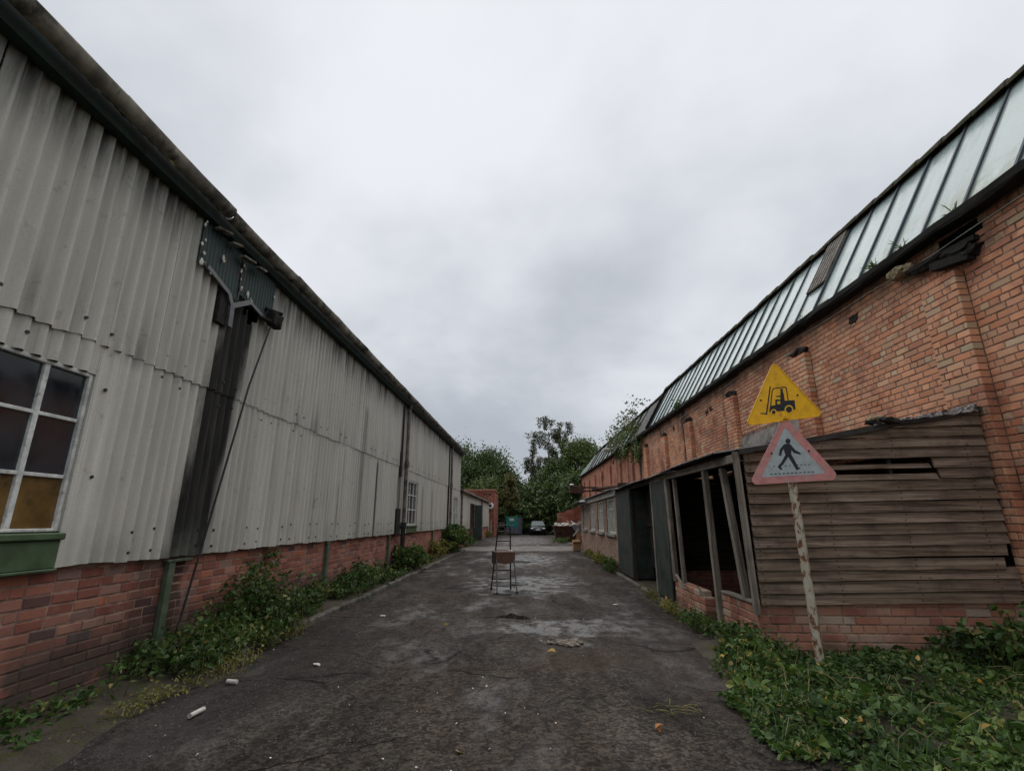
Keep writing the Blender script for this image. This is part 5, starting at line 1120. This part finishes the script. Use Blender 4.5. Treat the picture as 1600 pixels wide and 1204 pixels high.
part('side', M['card'], bxo, lambda m: (m.bar((2.28, 27.8, 0.2), (2.70, 27.8, 0.2), 0.015, 0.34), m.bar((2.28, 28.3, 0.2), (2.70, 28.3, 0.2), 0.015, 0.34), m.bar((2.28, 27.8, 0.2), (2.28, 28.3, 0.2), 0.015, 0.34), m.bar((2.70, 27.8, 0.2), (2.70, 28.3, 0.2), 0.015, 0.34)))
part('flap', M['card'], bxo, lambda m: (m.add([(2.28, 27.8, 0.37), (2.70, 27.8, 0.37), (2.76, 27.65, 0.50), (2.24, 27.65, 0.46)], [(0, 1, 2, 3)]), m.add([(2.28, 28.3, 0.37), (2.70, 28.3, 0.37), (2.70, 28.45, 0.58), (2.26, 28.45, 0.55)], [(0, 1, 2, 3)])))
part('bottom', M['card'], bxo, lambda m: m.add([(2.28, 27.8, 0.04), (2.70, 27.8, 0.04), (2.70, 28.3, 0.04), (2.28, 28.3, 0.04)], [(0, 1, 2, 3)]))
BW = MB(); BW.prism([(2.35, 45.0, -0.1), (4.6, 45.0, -0.1), (4.6, 45.0, 2.85), (4.1, 45.0, 2.7), (3.6, 45.0, 2.5), (3.3, 45.0, 2.46), (3.0, 45.0, 2.28), (2.35, 45.0, 2.2)], (0, 0.3, 0)); tag(BW.build('broken_brick_wall', M['brickFx']), 'broken topped red brick wall behind the rusty skip', 'wall')
GT = thing('rail_gate', (-3.3, 56.2, 0), 'pale metal rail gate beside the teal container', 'gate')
for z_ in (0.45, 0.9, 1.3): part('rail', M['steel'], GT, lambda m: m.tube([(-4.0, 56.2, z_), (-2.85, 56.25, z_)], 0.035, 6))
for x_ in (-4.0, -2.85): part('gate_post', M['steel'], GT, lambda m: m.tube([(x_, 56.2, 0), (x_, 56.2, 1.4)], 0.05, 6))

# ------------------------------------------------------------------ trees
def limb(m, a, d, L, r, seed, n=5, curve=0.25):
    rd = random.Random(seed); p = Vector(a); d = Vector(d).normalized(); pts = [p.copy()]; rr = [r]
    for i in range(n):
        d = (d+Vector((rd.uniform(-1, 1), rd.uniform(-1, 1), rd.uniform(-0.5, 0.8)))*curve*0.5).normalized(); p = p+d*L/n; pts.append(p.copy()); rr.append(r*(1-(i+1)/n*0.8))
    m.tube(pts, rr, 6, cap=False); return pts
def tree(name, label, x, y, h, r, leaf, seed, bark='bark', base=0.08, clumps=120, per=185, size=0.28, group='trees at the end of the yard', flat_=0.75, top=1.0):
    t = thing(name, (x, y, 0), label, 'tree', group); rd = random.Random(seed); rg = np.random.default_rng(seed)
    tm = MB(); hb = h*base; cz = (h+hb)/2; rz = (h-hb)/2
    tp_ = limb(tm, (x, y, -0.1), (0, 0, 1), h*0.85, 0.05+h*0.014, seed, 8, 0.12); P = []
    cen = []
    for q in range(clumps):
        while True:
            u = rg.normal(size=3); u /= np.linalg.norm(u); rad = rg.uniform(0.45, 1.0)**0.5
            v = u*rad
            if v[2] > -0.95: break
        taper = 1.0-0.25*max(0, v[2])
        cen.append((x+v[0]*r*taper, y+v[1]*r*taper, cz+v[2]*rz))
    for q, c in enumerate(cen):
        if q % 5 == 0:
            k = min(len(tp_)-1, max(1, int((c[2]/h)*len(tp_)*0.8))); a = tp_[k]; limb(tm, a, Vector(c)-a, (Vector(c)-a).length, 0.05, seed*100+q, 4, 0.2)
        s = rd.uniform(0.5, 0.95)*r*0.27
        P.append(rg.normal(size=(int(per*rd.uniform(0.6, 1.3)), 3))*np.array([s, s, s*flat_])+np.array(c))
    tm.build('trunk', M[bark], t); P = np.concatenate(P); P = P[P[:, 2] > 0.15]
    m = MB(); quads(m, P, size, seed, up=0.5); m.build('crown', M[leaf], t); return t
tree('oak_tree', 'broad dark tree just right of the tall clad building end', -10.2, 72, 11.9, 4.6, 'leaft', 1)
tree('oak_tree', 'rounded dark green tree left of centre in the treeline', -6.0, 71, 11.2, 3.8, 'leaft', 2)
tree('oak_tree', 'shorter sloping dark tree above the teal container', -3.6, 70, 8.2, 2.5, 'leaft', 3)
tree('ash_tree', 'pale green loose tree behind the red brick block', -5.6, 62, 6.6, 2.1, 'leaft2', 4, size=0.24)
tree('young_tree', 'narrow yellowish young tree behind the teal container', -2.45, 61, 7.2, 1.1, 'leafo', 5, clumps=50, per=110, size=0.24)
tree('thorn_tree', 'low dark thorn tree behind the parked car', 0.5, 64, 5.8, 2.3, 'leaft', 6, base=0.02, clumps=95, size=0.3)
tree('thorn_tree', 'dark thorn tree between the parked car and the skip', 3.4, 61, 6.6, 2.4, 'leaft', 7, base=0.02, clumps=100, size=0.3)
tree('thorn_tree', 'dark bushy tree behind the broken brick wall', 5.8, 55, 6.8, 2.3, 'leaft', 8, base=0.02, clumps=95, size=0.3)
tree('ash_tree', 'broad mid green tree on the right of the birch', 6.9, 68, 12.6, 3.5, 'leaft2', 9, clumps=140)
tree('ash_tree', 'green tree low behind the factory roof end', 11.0, 70, 10.6, 3.6, 'leaft2', 10)
tree('ash_tree', 'dark full tree below the birch crown', 3.2, 66, 9.2, 3.0, 'leaft', 12, base=0.05, clumps=120)
tree('thorn_tree', 'small dark bush between the container and the parked car', -0.7, 60, 3.4, 1.2, 'leaft', 13, base=0.02, clumps=45, size=0.24)
tree('thorn_tree', 'low dark bush left of the container beside the rail gate', -3.9, 60, 3.0, 1.3, 'leaft', 14, base=0.02, clumps=45, size=0.24)
tree('oak_tree', 'distant dark tree in the gap above the thorn tree', 0.3, 76, 6.8, 3.0, 'leaft', 15, base=0.02, clumps=95)
# the birch: upright limbs with hanging plumes and sky between
BT = thing('birch_tree', (3.2, 70, 0), 'tall sparse weeping birch standing above the other trees', 'tree', 'trees at the end of the yard')
tm = MB(); P = []; rg = np.random.default_rng(77); rd = random.Random(77)
stems = [((3.2, 70, 0), (2.2, 70, 15.2), 0.17), ((3.3, 70, 4), (5.4, 70.3, 14.6), 0.12), ((3.0, 70, 4), (0.4, 69.5, 12.8), 0.10), ((3.1, 70, 6), (3.6, 71, 15.0), 0.10), ((2.8, 70, 3.5), (-0.2, 70, 9.4), 0.08), ((3.4, 70, 5), (6.2, 70, 11.5), 0.09)]
for q, (a, b, r_) in enumerate(stems):
    a, b = Vector(a), Vector(b); pts = [a+(b-a)*t+Vector((0.25*math.sin(t*4+q), 0.2*math.sin(t*3+q), 0)) for t in np.linspace(0, 1, 9)]
    tm.tube(pts, [r_*(1-0.85*k/8) for k in range(9)], 6, cap=False)
    for k in range(3, 9):
        for w in range(5 if k < 8 else 4):
            ang = rd.uniform(0, 6.28); L = rd.uniform(0.5, 1.7)*(1.15-0.07*k); e_ = pts[k]+Vector((math.cos(ang)*L, math.sin(ang)*L*0.8, rd.uniform(0.1, 0.6)))
            tm.tube([pts[k], pts[k]+(e_-pts[k])*0.6+Vector((0, 0, 0.2)), e_], [0.03, 0.02, 0.012], 4, cap=False)
            hl = rd.uniform(0.5, 1.5); n_ = int(135*hl)
            if rd.random() < 0.10: continue
            z = -np.abs(rg.uniform(0, 1, n_))*hl*1.25+0.25; P.append(np.stack([e_.x+rg.normal(size=n_)*0.24*(1+0.3*z), e_.y+rg.normal(size=n_)*0.24, e_.z+z], 1))
tm.build('trunk', M['birchbark'], BT); m = MB(); quads(m, np.concatenate(P), 0.19, 78, up=0.1, droop=1.5); m.build('crown', M['leafbi'], BT)

# ------------------------------------------------------------------ brambles, weeds and ground cover
def bramble(name, label, cat, spots, leaf, seed, size, stem='stem', group=None, dens=1.0, lean=(0.3, 0, 0)):
    # spots: (x, y, spread x, spread y, height, number of stems)
    c = spots[0]; t = thing(name, (c[0], c[1], 0.05), label, cat, group); rd = random.Random(seed); sm = MB(); P = []
    for (x, y, sx, sy, h, n) in spots:
        for q in range(n):
            a = Vector((x+rd.gauss(0, sx*0.5), y+rd.gauss(0, sy*0.5), 0.03)); a.x = max(a.x, -4.27)
            L = h*rd.uniform(0.55, 1.15); d = Vector((rd.uniform(-1, 1)+lean[0], rd.uniform(-1, 1)+lean[1], 0)); d *= 0.45*h
            pts = [a, a+d*0.25+Vector((0, 0, L*0.55)), a+d*0.65+Vector((0, 0, L*0.92)), a+d*1.05+Vector((0, 0, L*0.85)), a+d*1.35+Vector((0, 0, L*0.6))]
            for p in pts:
                if p.x < -4.26: p.x = -4.26+rd.uniform(0, 0.05)
            sm.tube(pts, [0.006, 0.005, 0.004, 0.003, 0.002], 4, cap=False)
            nl = int(26*dens*max(0.5, h))
            for w in range(nl):
                u = rd.uniform(0.05, 0.999)*4; i = int(u); p = pts[i]+(pts[i+1]-pts[i])*(u-i); P.append((max(p.x+rd.gauss(0, 0.055), -4.27) if x < 0 else p.x+rd.gauss(0, 0.055), p.y+rd.gauss(0, 0.055), max(0.03, p.z+rd.gauss(0, 0.04))))
    sm.build('stems', M[stem], t)['kind'] = 'stuff'; m = MB(); leaves(m, P, size, 0.5, seed); m.build('foliage', M[leaf], t); return t
GB = 'brambles along the clad building'
bramble('bramble_bush', 'spreading bramble patch around the green stanchion by the brick base wall', 'bramble', [(-4.0, 5.7, 0.35, 0.6, 0.28, 34), (-3.85, 6.4, 0.5, 0.7, 0.42, 60), (-3.6, 6.0, 0.35, 0.5, 0.22, 30)], 'leafb', 1, 0.07, group=GB)
bramble('bramble_bush', 'tall bramble climbing the brick base wall left of the cracked joint', 'bramble', [(-4.12, 7.6, 0.25, 0.5, 0.95, 34), (-3.9, 7.5, 0.4, 0.8, 0.5, 60), (-3.65, 7.0, 0.3, 0.7, 0.28, 40), (-4.2, 8.0, 0.1, 0.25, 0.7, 12)], 'leafb', 2, 0.075, group=GB)
bramble('bramble_bush', 'low bramble mound between tall bramble and second green stanchion', 'bramble', [(-3.95, 8.8, 0.35, 0.6, 0.38, 44), (-4.15, 9.6, 0.15, 0.3, 0.5, 14)], 'leafb', 3, 0.075, group=GB)
bramble('bramble_bush', 'rounded bramble mound past the second green stanchion', 'bramble', [(-3.95, 11.0, 0.35, 0.6, 0.42, 44), (-3.95, 12.3, 0.4, 0.8, 0.55, 56), (-3.9, 13.4, 0.3, 0.5, 0.25, 22)], 'leafb', 4, 0.09, group=GB)
bramble('nettle_clump', 'dark leafy weeds at the foot of the first black downpipe', 'weeds', [(-4.0, 16.0, 0.25, 0.4, 0.75, 30), (-3.9, 16.8, 0.3, 0.5, 0.7, 34)], 'leafb', 5, 0.12, group=GB)
bramble('nettle_clump', 'pale yellow green weeds right of the first black downpipe', 'weeds', [(-4.0, 17.6, 0.25, 0.4, 0.62, 22)], 'leafy', 6, 0.11, group=GB)
bramble('nettle_clump', 'dry brown weeds before the far downpipe', 'weeds', [(-4.0, 21.8, 0.25, 0.9, 0.7, 26)], 'leafy', 7, 0.12, 'dry', group=GB)
bramble('elder_bush', 'dark bush covering the foot of the far downpipe', 'bush', [(-3.95, 25.2, 0.35, 0.9, 1.25, 50), (-4.0, 26.4, 0.3, 0.7, 1.0, 30)], 'leafb', 8, 0.15, group=GB)
bramble('weed_clump', 'broad leafed weeds on the soil at the near left corner', 'weeds', [(-4.12, 4.35, 0.12, 0.35, 0.10, 10), (-3.78, 4.02, 0.10, 0.10, 0.08, 5), (-4.05, 4.7, 0.2, 0.25, 0.08, 12)], 'leafg', 9, 0.06, group=GB, dens=0.8)
bramble('weed_clump', 'yellowish moss and weeds along the broken kerb end on the left', 'weeds', [(-3.42, 5.0, 0.12, 0.7, 0.05, 34), (-3.3, 5.9, 0.12, 0.5, 0.10, 34), (-3.42, 7.5, 0.1, 0.6, 0.10, 34)], 'leafy', 10, 0.035, 'dry', group=GB, dens=0.7)
bramble('ivy_sprig', 'small green sprig hanging below the cladding on the red brick base', 'ivy', [(-4.24, 8.3, 0.03, 0.12, 0.05, 4)], 'leafg', 11, 0.06, group=GB).location.z = 1.05
for q in range(5): bramble('weed_tuft', ['small weed tuft at the brick wall past the second stanchion', 'weed tuft beside the left kerb before the first downpipe', 'weed tuft at the left kerb under the second window', 'weed tuft by the open green door', 'weeds at the foot of the red brick block'][q], 'weeds', [([-4.15, -3.75, -3.9, -4.0, -4.2][q], [10.2, 14.7, 19.2, 33.5, 50.5][q], 0.2, [0.4, 0.5, 0.9, 1.4, 2.0][q], [0.35, 0.18, 0.25, 0.4, 0.5][q], [14, 16, 22, 22, 26][q])], 'leafg' if q % 2 else 'leafy', 30+q, [0.06, 0.06, 0.08, 0.11, 0.14][q], group=GB)
GR = 'weeds along the right kerb'
bramble('weed_tuft', 'green weed tuft by the doorway between the shed brick stubs', 'weeds', [(2.48, 8.15, 0.15, 0.45, 0.22, 34), (2.62, 7.6, 0.1, 0.2, 0.2, 14)], 'leafg', 50, 0.05, group=GR)
bramble('weed_tuft', 'low weeds on the kerb before the broken brick stub', 'weeds', [(2.5, 9.6, 0.12, 0.7, 0.12, 36)], 'leafy', 51, 0.04, group=GR)
bramble('weed_tuft', 'grassy weeds on the kerb in front of the green boards', 'weeds', [(2.55, 11.5, 0.1, 0.9, 0.08, 34)], 'leafy', 52, 0.04, group=GR, dens=0.7)
bramble('weed_tuft', 'leafy weeds beside the wide green door panel', 'weeds', [(2.55, 16.9, 0.15, 0.7, 0.35, 40)], 'leafg', 53, 0.08, group=GR)
bramble('weed_tuft', 'patchy weeds under the tall white windows', 'weeds', [(2.58, 19.8, 0.12, 1.6, 0.3, 44), (2.6, 23.5, 0.12, 1.4, 0.25, 26)], 'leafy', 54, 0.08, group=GR)
bramble('weed_tuft', 'grass and weeds at the foot of the skip', 'weeds', [(2.2, 38.0, 0.4, 1.8, 0.25, 40)], 'leafg', 55, 0.10, group=GR)
bramble('nettle_clump', 'upright nettles at the shed corner beside the sign post', 'weeds', [(2.62, 6.75, 0.2, 0.45, 0.30, 46), (2.45, 6.3, 0.25, 0.3, 0.25, 36)], 'leafg', 56, 0.065, group=GR)
bramble('dock_plant', 'dark large leafed plant against the factory wall at the right edge', 'plant', [(5.35, 6.1, 0.25, 0.2, 0.6, 22), (4.95, 6.1, 0.3, 0.2, 0.4, 26)], 'leafb', 57, 0.10, group=GR)
# ground cover in the near right corner
def inside(x, y):
    edge = 1.84+0.16*math.sin(y*2.3+0.6)+0.08*math.sin(y*7.1) + max(0, y-6.1)*0.6
    if x < edge: return False
    t = (x-A0.x)/(B0.x-A0.x)
    return y < A0.y+(B0.y-A0.y)*max(-0.2, t)-0.05 and x < 5.8
rg = np.random.default_rng(5)
def cover_h(x, y): return 0.05+0.20*max(0, math.sin(x*2.7+1)*math.sin(y*3.1+0.4))+0.10*(0.5+0.5*math.sin(x*6.1+y*4.3))*(0.5+0.5*math.sin(x*1.7-y*2.9))
P = []; PY = []
while len(P) < 30000:
    x, y = rg.uniform(1.7, 5.8), rg.uniform(2.9, 7.0)
    if not inside(x, y): continue
    if math.sin(x*3.3+2.1*math.sin(y*1.9))*math.sin(y*4.1+1.3*math.sin(x*2.2)) > 0.45 and rg.random() < 0.72: continue
    ed = min(1.0, (x-1.75)/0.35); h = cover_h(x, y)*max(0.25, ed)
    P.append((x, y, 0.03+h*rg.uniform(0, 1)**0.6))
    if rg.random() < 0.002: PY.append((x, y, 0.05+h*rg.uniform(0.6, 1.0)))
P = np.array(P); kk = rg.random(len(P))+0.35*np.sin(P[:, 0]*2.1+P[:, 1]*1.7)
for nm, mt, sel, szs, pr, asp, lab in (('ground_cover', 'leafb', kk < 0.62, [0.025, 0.04, 0.06, 0.085], [0.3, 0.35, 0.25, 0.10], 0.66, 'dense dark green ivy and weeds covering the near right corner'),
        ('bindweed', 'leafg', (kk >= 0.62) & (kk < 0.98), [0.03, 0.045, 0.065, 0.10], [0.35, 0.35, 0.2, 0.1], 0.8, 'brighter green bindweed leaves over the near right corner'),
        ('cleavers', 'leafs', kk >= 0.98, [0.02, 0.035, 0.055], [0.4, 0.4, 0.2], 0.32, 'fine narrow leafed weeds through the near right corner')):
    Q = P[sel]; Q = Q + np.array((0, 0, 0.02 if nm == 'bindweed' else 0.0)); m = MB(); leaves(m, Q, rg.choice(szs, size=len(Q), p=pr), 0.6, len(Q), asp=asp); tag(m.build(nm, M[mt], None, origin=(0, 0, 0)), lab, 'weeds', kind='stuff')
m = MB(); leaves(m, PY, 0.075, 0.8, 6); tag(m.build('dead_leaves', M['yleaf'], None, origin=(0, 0, 0)), 'scattered dead yellow leaves among the corner weeds', 'leaves', kind='stuff')
m = MB(); rd = random.Random(6)
for q in range(1500):
    x, y = rd.uniform(1.75, 5.7), rd.uniform(3.0, 6.9)
    if not inside(x, y): continue
    a = Vector((x, y, 0.03)); L = rd.uniform(0.06, 0.30); d = Vector((rd.gauss(0, 1), rd.gauss(0, 1), 0)).normalized(); w = d.cross(Vector((0, 0, 1)))*0.003
    p1, p2 = a+d*L*0.3+Vector((0, 0, L*0.7)), a+d*L*0.9+Vector((0, 0, L*0.85)); m.add([a-w, a+w, p1+w*0.8, p1-w*0.8, p2], [(0, 1, 2, 3), (3, 2, 4)])
tag(m.build('grass_blades', M['leafg'], None, origin=(0, 0, 0)), 'thin pale grass blades rising through the corner weeds', 'grass', kind='stuff')
m = MB(); rd = random.Random(16)
for q in range(110):
    x, y = rd.uniform(1.8, 5.6), rd.uniform(3.2, 6.5)
    if not inside(x, y): continue
    a = Vector((x, y, 0.05+rd.uniform(0, 0.12))); d = Vector((rd.gauss(0, 1), rd.gauss(0, 1), rd.uniform(-0.1, 0.9))).normalized(); L = rd.uniform(0.10, 0.34); b_ = a+d*L*0.5+Vector((0, 0, rd.uniform(0, 0.06))); m.tube([a, b_, a+d*L], [0.003, 0.0025, 0.0015], 4, cap=False)
tag(m.build('dead_stems', M['dry'], None, origin=(0, 0, 0)), 'dry straw coloured stems lying through the near right weeds', 'stems', kind='stuff')
# plants in the roof gutter
SPL = thing('roof_sapling', (5.66, 28.3, 5.8), 'slender sapling growing from the factory gutter', 'sapling'); tm = MB(); P = []; rd = random.Random(60); rg = np.random.default_rng(60)
for q, (yy, top, xo) in enumerate([(27.6, 8.0, 0.4), (28.4, 7.5, 0.1), (29.8, 7.0, -0.2), (31.3, 6.6, -0.3), (26.2, 6.6, 0.1)]):
    a = Vector((rx(yy), yy, 5.8)); b = Vector((rx(yy)+xo, yy+rd.uniform(0.2, 1.2), top)); pts = [a+(b-a)*t+Vector((0.08*math.sin(5*t+q), 0.1*math.sin(4*t), 0)) for t in np.linspace(0, 1, 6)]; tm.tube(pts, [0.03, 0.025, 0.02, 0.015, 0.01, 0.006], 5, cap=False)
    for k in range(1, 6):
        for w in range(4):
            e_ = pts[k]+Vector((rd.gauss(0, 0.3), rd.gauss(0, 0.3), rd.uniform(-0.05, 0.3))); tm.tube([pts[k], e_], [0.008, 0.004], 4, cap=False); P.append(rg.normal(size=(15, 3))*0.16+np.array(e_))
tm.build('stem', M['bark'], SPL); m = MB(); quads(m, np.concatenate(P), 0.13, 61); m.build('leaves', M['leaft2'], SPL)
def gutter_plant(name, label, y, z0, n, spread, size, leaf, seed, hang=0.0, cat='plant'):
    t = thing(name, (rx(y)-0.08, y, z0), label, cat, 'plants in the factory gutter'); rg = np.random.default_rng(seed); P = rg.normal(size=(n, 3))*np.array(spread)+np.array((rx(y)-0.10, y, z0))
    P[:, 2] -= np.abs(rg.uniform(0, 1, n))*hang; P[:, 0] = np.minimum(P[:, 0], rx(y)+0.02); m = MB(); quads(m, P, size, seed); m.build('leaves', M[leaf], t)
    sm = MB(); [sm.tube([(rx(y), y, z0-0.05), tuple(P[k])], [0.006, 0.003], 4, cap=False) for k in range(0, n, max(1, n//14))]; sm.build('stems', M['stem'], t)['kind'] = 'stuff'
gutter_plant('hanging_ivy', 'dark ivy hanging down the brick below the tin roof sheet', 26.0, 5.75, 420, (0.12, 0.5, 0.2), 0.14, 'leaft', 62, 1.1, 'ivy')
gutter_plant('hanging_ivy', 'ivy trailing from the gutter under the sapling', 29.6, 5.75, 320, (0.12, 0.95, 0.18), 0.15, 'leaft', 63, 0.5, 'ivy')
gutter_plant('gutter_weed', 'small weed in the gutter above the sooty pilaster', 18.4, 5.83, 90, (0.08, 0.3, 0.10), 0.09, 'leafb', 64)
def grass_tuft(label, y, seed, n=26, L0=0.22):
    t = thing('gutter_grass', (rx(y)-0.05, y, 5.66), label, 'grass', 'plants in the factory gutter'); m = MB(); rd = random.Random(seed)
    for q in range(n):
        a = Vector((rx(y)-0.06+rd.uniform(-0.03, 0.03), y+rd.uniform(-0.06, 0.06), 5.66+gz(y))); d = Vector((rd.uniform(-1, 0.2), rd.uniform(-1, 1), rd.uniform(0.4, 1.2))).normalized(); L = L0*rd.uniform(0.5, 1.2); w = d.cross(Vector((1, 0, 0.3))).normalized()*0.008
        p1 = a+d*L*0.6; p2 = a+d*L+Vector((0, 0, -0.03)); m.add([a-w, a+w, p1+w, p1-w, p2], [(0, 1, 2, 3), (3, 2, 4)])
    m.build('blades', M['leafg'], t)
grass_tuft('spiky green grass tuft in the gutter left of the charred beam', 7.65, 65, 20, 0.22); grass_tuft('arching fern like tuft in the gutter above the charred beam', 7.05, 66, 7, 0.24); grass_tuft('wispy grass in the gutter near the roof hatch', 9.9, 67, 6, 0.16); grass_tuft('thin dead stalks in the gutter at the right edge', 6.1, 68, 5, 0.2)

# ------------------------------------------------------------------ litter and broken tarmac
def roll(label, a, b, r):
    m = MB(); m.tube([a, b], r, 12); m.tube([(a[0], a[1], a[2]), mixp(a, b, 0.02)], r*1.06, 12); tag(m.build('paper_roll', M['litter']), label, 'litter')
roll('white paper tube lying on the tarmac at lower left', (-2.845, 4.57, 0.032), (-2.83, 4.73, 0.032), 0.019); roll('short white paper tube at the edge of the brambles', (-3.07, 5.47, 0.035), (-2.96, 5.45, 0.035), 0.02)
rd = random.Random(70); m = MB()
for q in range(46):
    a = rd.uniform(0, 6.28); r_ = rd.uniform(0, 1)**0.6; x, y = 0.42+0.30*r_*math.cos(a), 7.33+0.24*r_*math.sin(a); s = rd.uniform(0.012, 0.05)
    m.blob((x, y, 0.008+s*0.25), s, s*rd.uniform(0.6, 1.2), s*0.45, 0.3, q, 1)
m.blob((0.50, 7.22, 0.012), 0.13, 0.09, 0.035, 0.15, 99, 2); m.blob((0.38, 7.36, 0.012), 0.14, 0.08, 0.03, 0.2, 98, 2)
tag(m.build('broken_stone_patch', M['stone']), 'patch of broken pale stone showing through the tarmac', 'rubble', kind='stuff')
m = MB(); n = 14; V = []
for i in range(n+1):
    t = i/n; x = -0.62+0.62*t; hgt = 0.055*math.sin(math.pi*t)**0.7*(1+0.3*math.sin(t*17)); V += [(x, 9.0+0.05*math.sin(t*5), 0.0), (x, 9.01+0.05*math.sin(t*5)+rd.uniform(0, 0.02), 0.01+hgt), (x, 9.30, 0.004)]
m.add(V, [(i*3, (i+1)*3, (i+1)*3+1, i*3+1) for i in range(n)] + [(i*3+1, (i+1)*3+1, (i+1)*3+2, i*3+2) for i in range(n)]); tag(m.build('lifted_tarmac', M['asphalt']), 'lifted lip of cracked tarmac in front of the steps', 'tarmac')
m = MB(); rg = np.random.default_rng(71)
for q in range(7000):
    y = 3.2+rg.exponential(2.6); x = rg.uniform(-3.4, 2.3)
    if rg.random() < 0.45: x = rg.choice([-2.9, 1.5])+rg.normal()*0.5
    if y > 15 or x < -3.4 or x > 2.5: continue
    s = rg.uniform(0.003, 0.009)*(2.2 if rg.random() < 0.06 else 1); a = rg.uniform(0, 6.28); c_, s_ = math.cos(a)*s, math.sin(a)*s
    m.add([(x+c_, y+s_, 0.003), (x-s_, y+c_, 0.003), (x-c_*0.8, y-s_*0.9, 0.003), (x+s_, y-c_, 0.003), (x+c_*0.2, y, 0.006+s*0.8)], [(0, 1, 4), (1, 2, 4), (2, 3, 4), (3, 0, 4)])
tag(m.build('loose_grit', M['grit'], None, origin=(0, 0, 0)), 'loose grit scattered over the tarmac', 'grit', kind='stuff')
m = MB(); pts = []
for q in range(70):
    y = 3.4+rg.exponential(3.2); x = rg.uniform(-3.3, 2.4)
    if y < 18: pts.append((x, y, 0.022))
leaves(m, pts, 0.022, 2.5, 72); tag(m.build('leaf_litter', M['litter'], None, origin=(0, 0, 0)), 'tiny pale leaves and paper scraps strewn over the tarmac', 'litter', kind='stuff')
def fallen(name, label, x, y, size, mat, seed, cat='leaf'):
    m = MB(); leaves(m, [(x, y, 0.026)], size, 1.2, seed); tag(m.build(name, M[mat]), label, cat)
fallen('fallen_leaf', 'bright yellow leaf on the mud patch below the broken stone', 0.30, 6.72, 0.11, 'yleaf', 80); fallen('fallen_leaf', 'curled yellow leaf at the bottom centre of the tarmac', -0.53, 4.02, 0.10, 'yleaf', 81)
fallen('fallen_leaf', 'pale leaf on the tarmac left of the lifted tarmac lip', -1.35, 8.2, 0.10, 'yleaf', 83)
m = MB(); leaves(m, [(0.95, 4.42, 0.04), (0.97, 4.44, 0.05)], 0.085, 0.3, 84); tag(m.build('curled_leaf', M['orange']), 'brown curled dead leaf on the tarmac near the corner weeds', 'leaf')
m = MB(); rd = random.Random(85)
for q in range(16):
    x, y = rd.uniform(0.95, 1.45), rd.uniform(4.75, 5.05); d = Vector((rd.gauss(0, 1), rd.gauss(0, 0.6), 0)).normalized(); L = rd.uniform(0.08, 0.22); m.tube([(x, y, 0.02), tuple(Vector((x, y, 0.03))+d*L*0.5), tuple(Vector((x, y, 0.022))+d*L)], [0.004, 0.0035, 0.002], 4, cap=False)
tag(m.build('pulled_weeds', M['leafy']), 'small heap of pulled pale weed stalks on the tarmac', 'weeds')
for q, (x, y, lab) in enumerate([(1.62, 10.4, 'crushed white paper scrap on the right of the tarmac'), (-2.55, 9.1, 'white paper scrap near the left kerb'), (-2.45, 6.15, 'crumpled white paper near the left brambles')]):
    m = MB(); m.blob((x, y, 0.02), 0.05, 0.035, 0.015, 0.4, q, 1); tag(m.build('paper_scrap', M['litter']), lab, 'litter')
m = MB(); m.blob((2.74, 10.7, 0.09), 0.07, 0.12, 0.06, 0.3, 9, 1); tag(m.build('orange_rag', M['orange']), 'small orange rag at the foot of the green boards', 'rag')
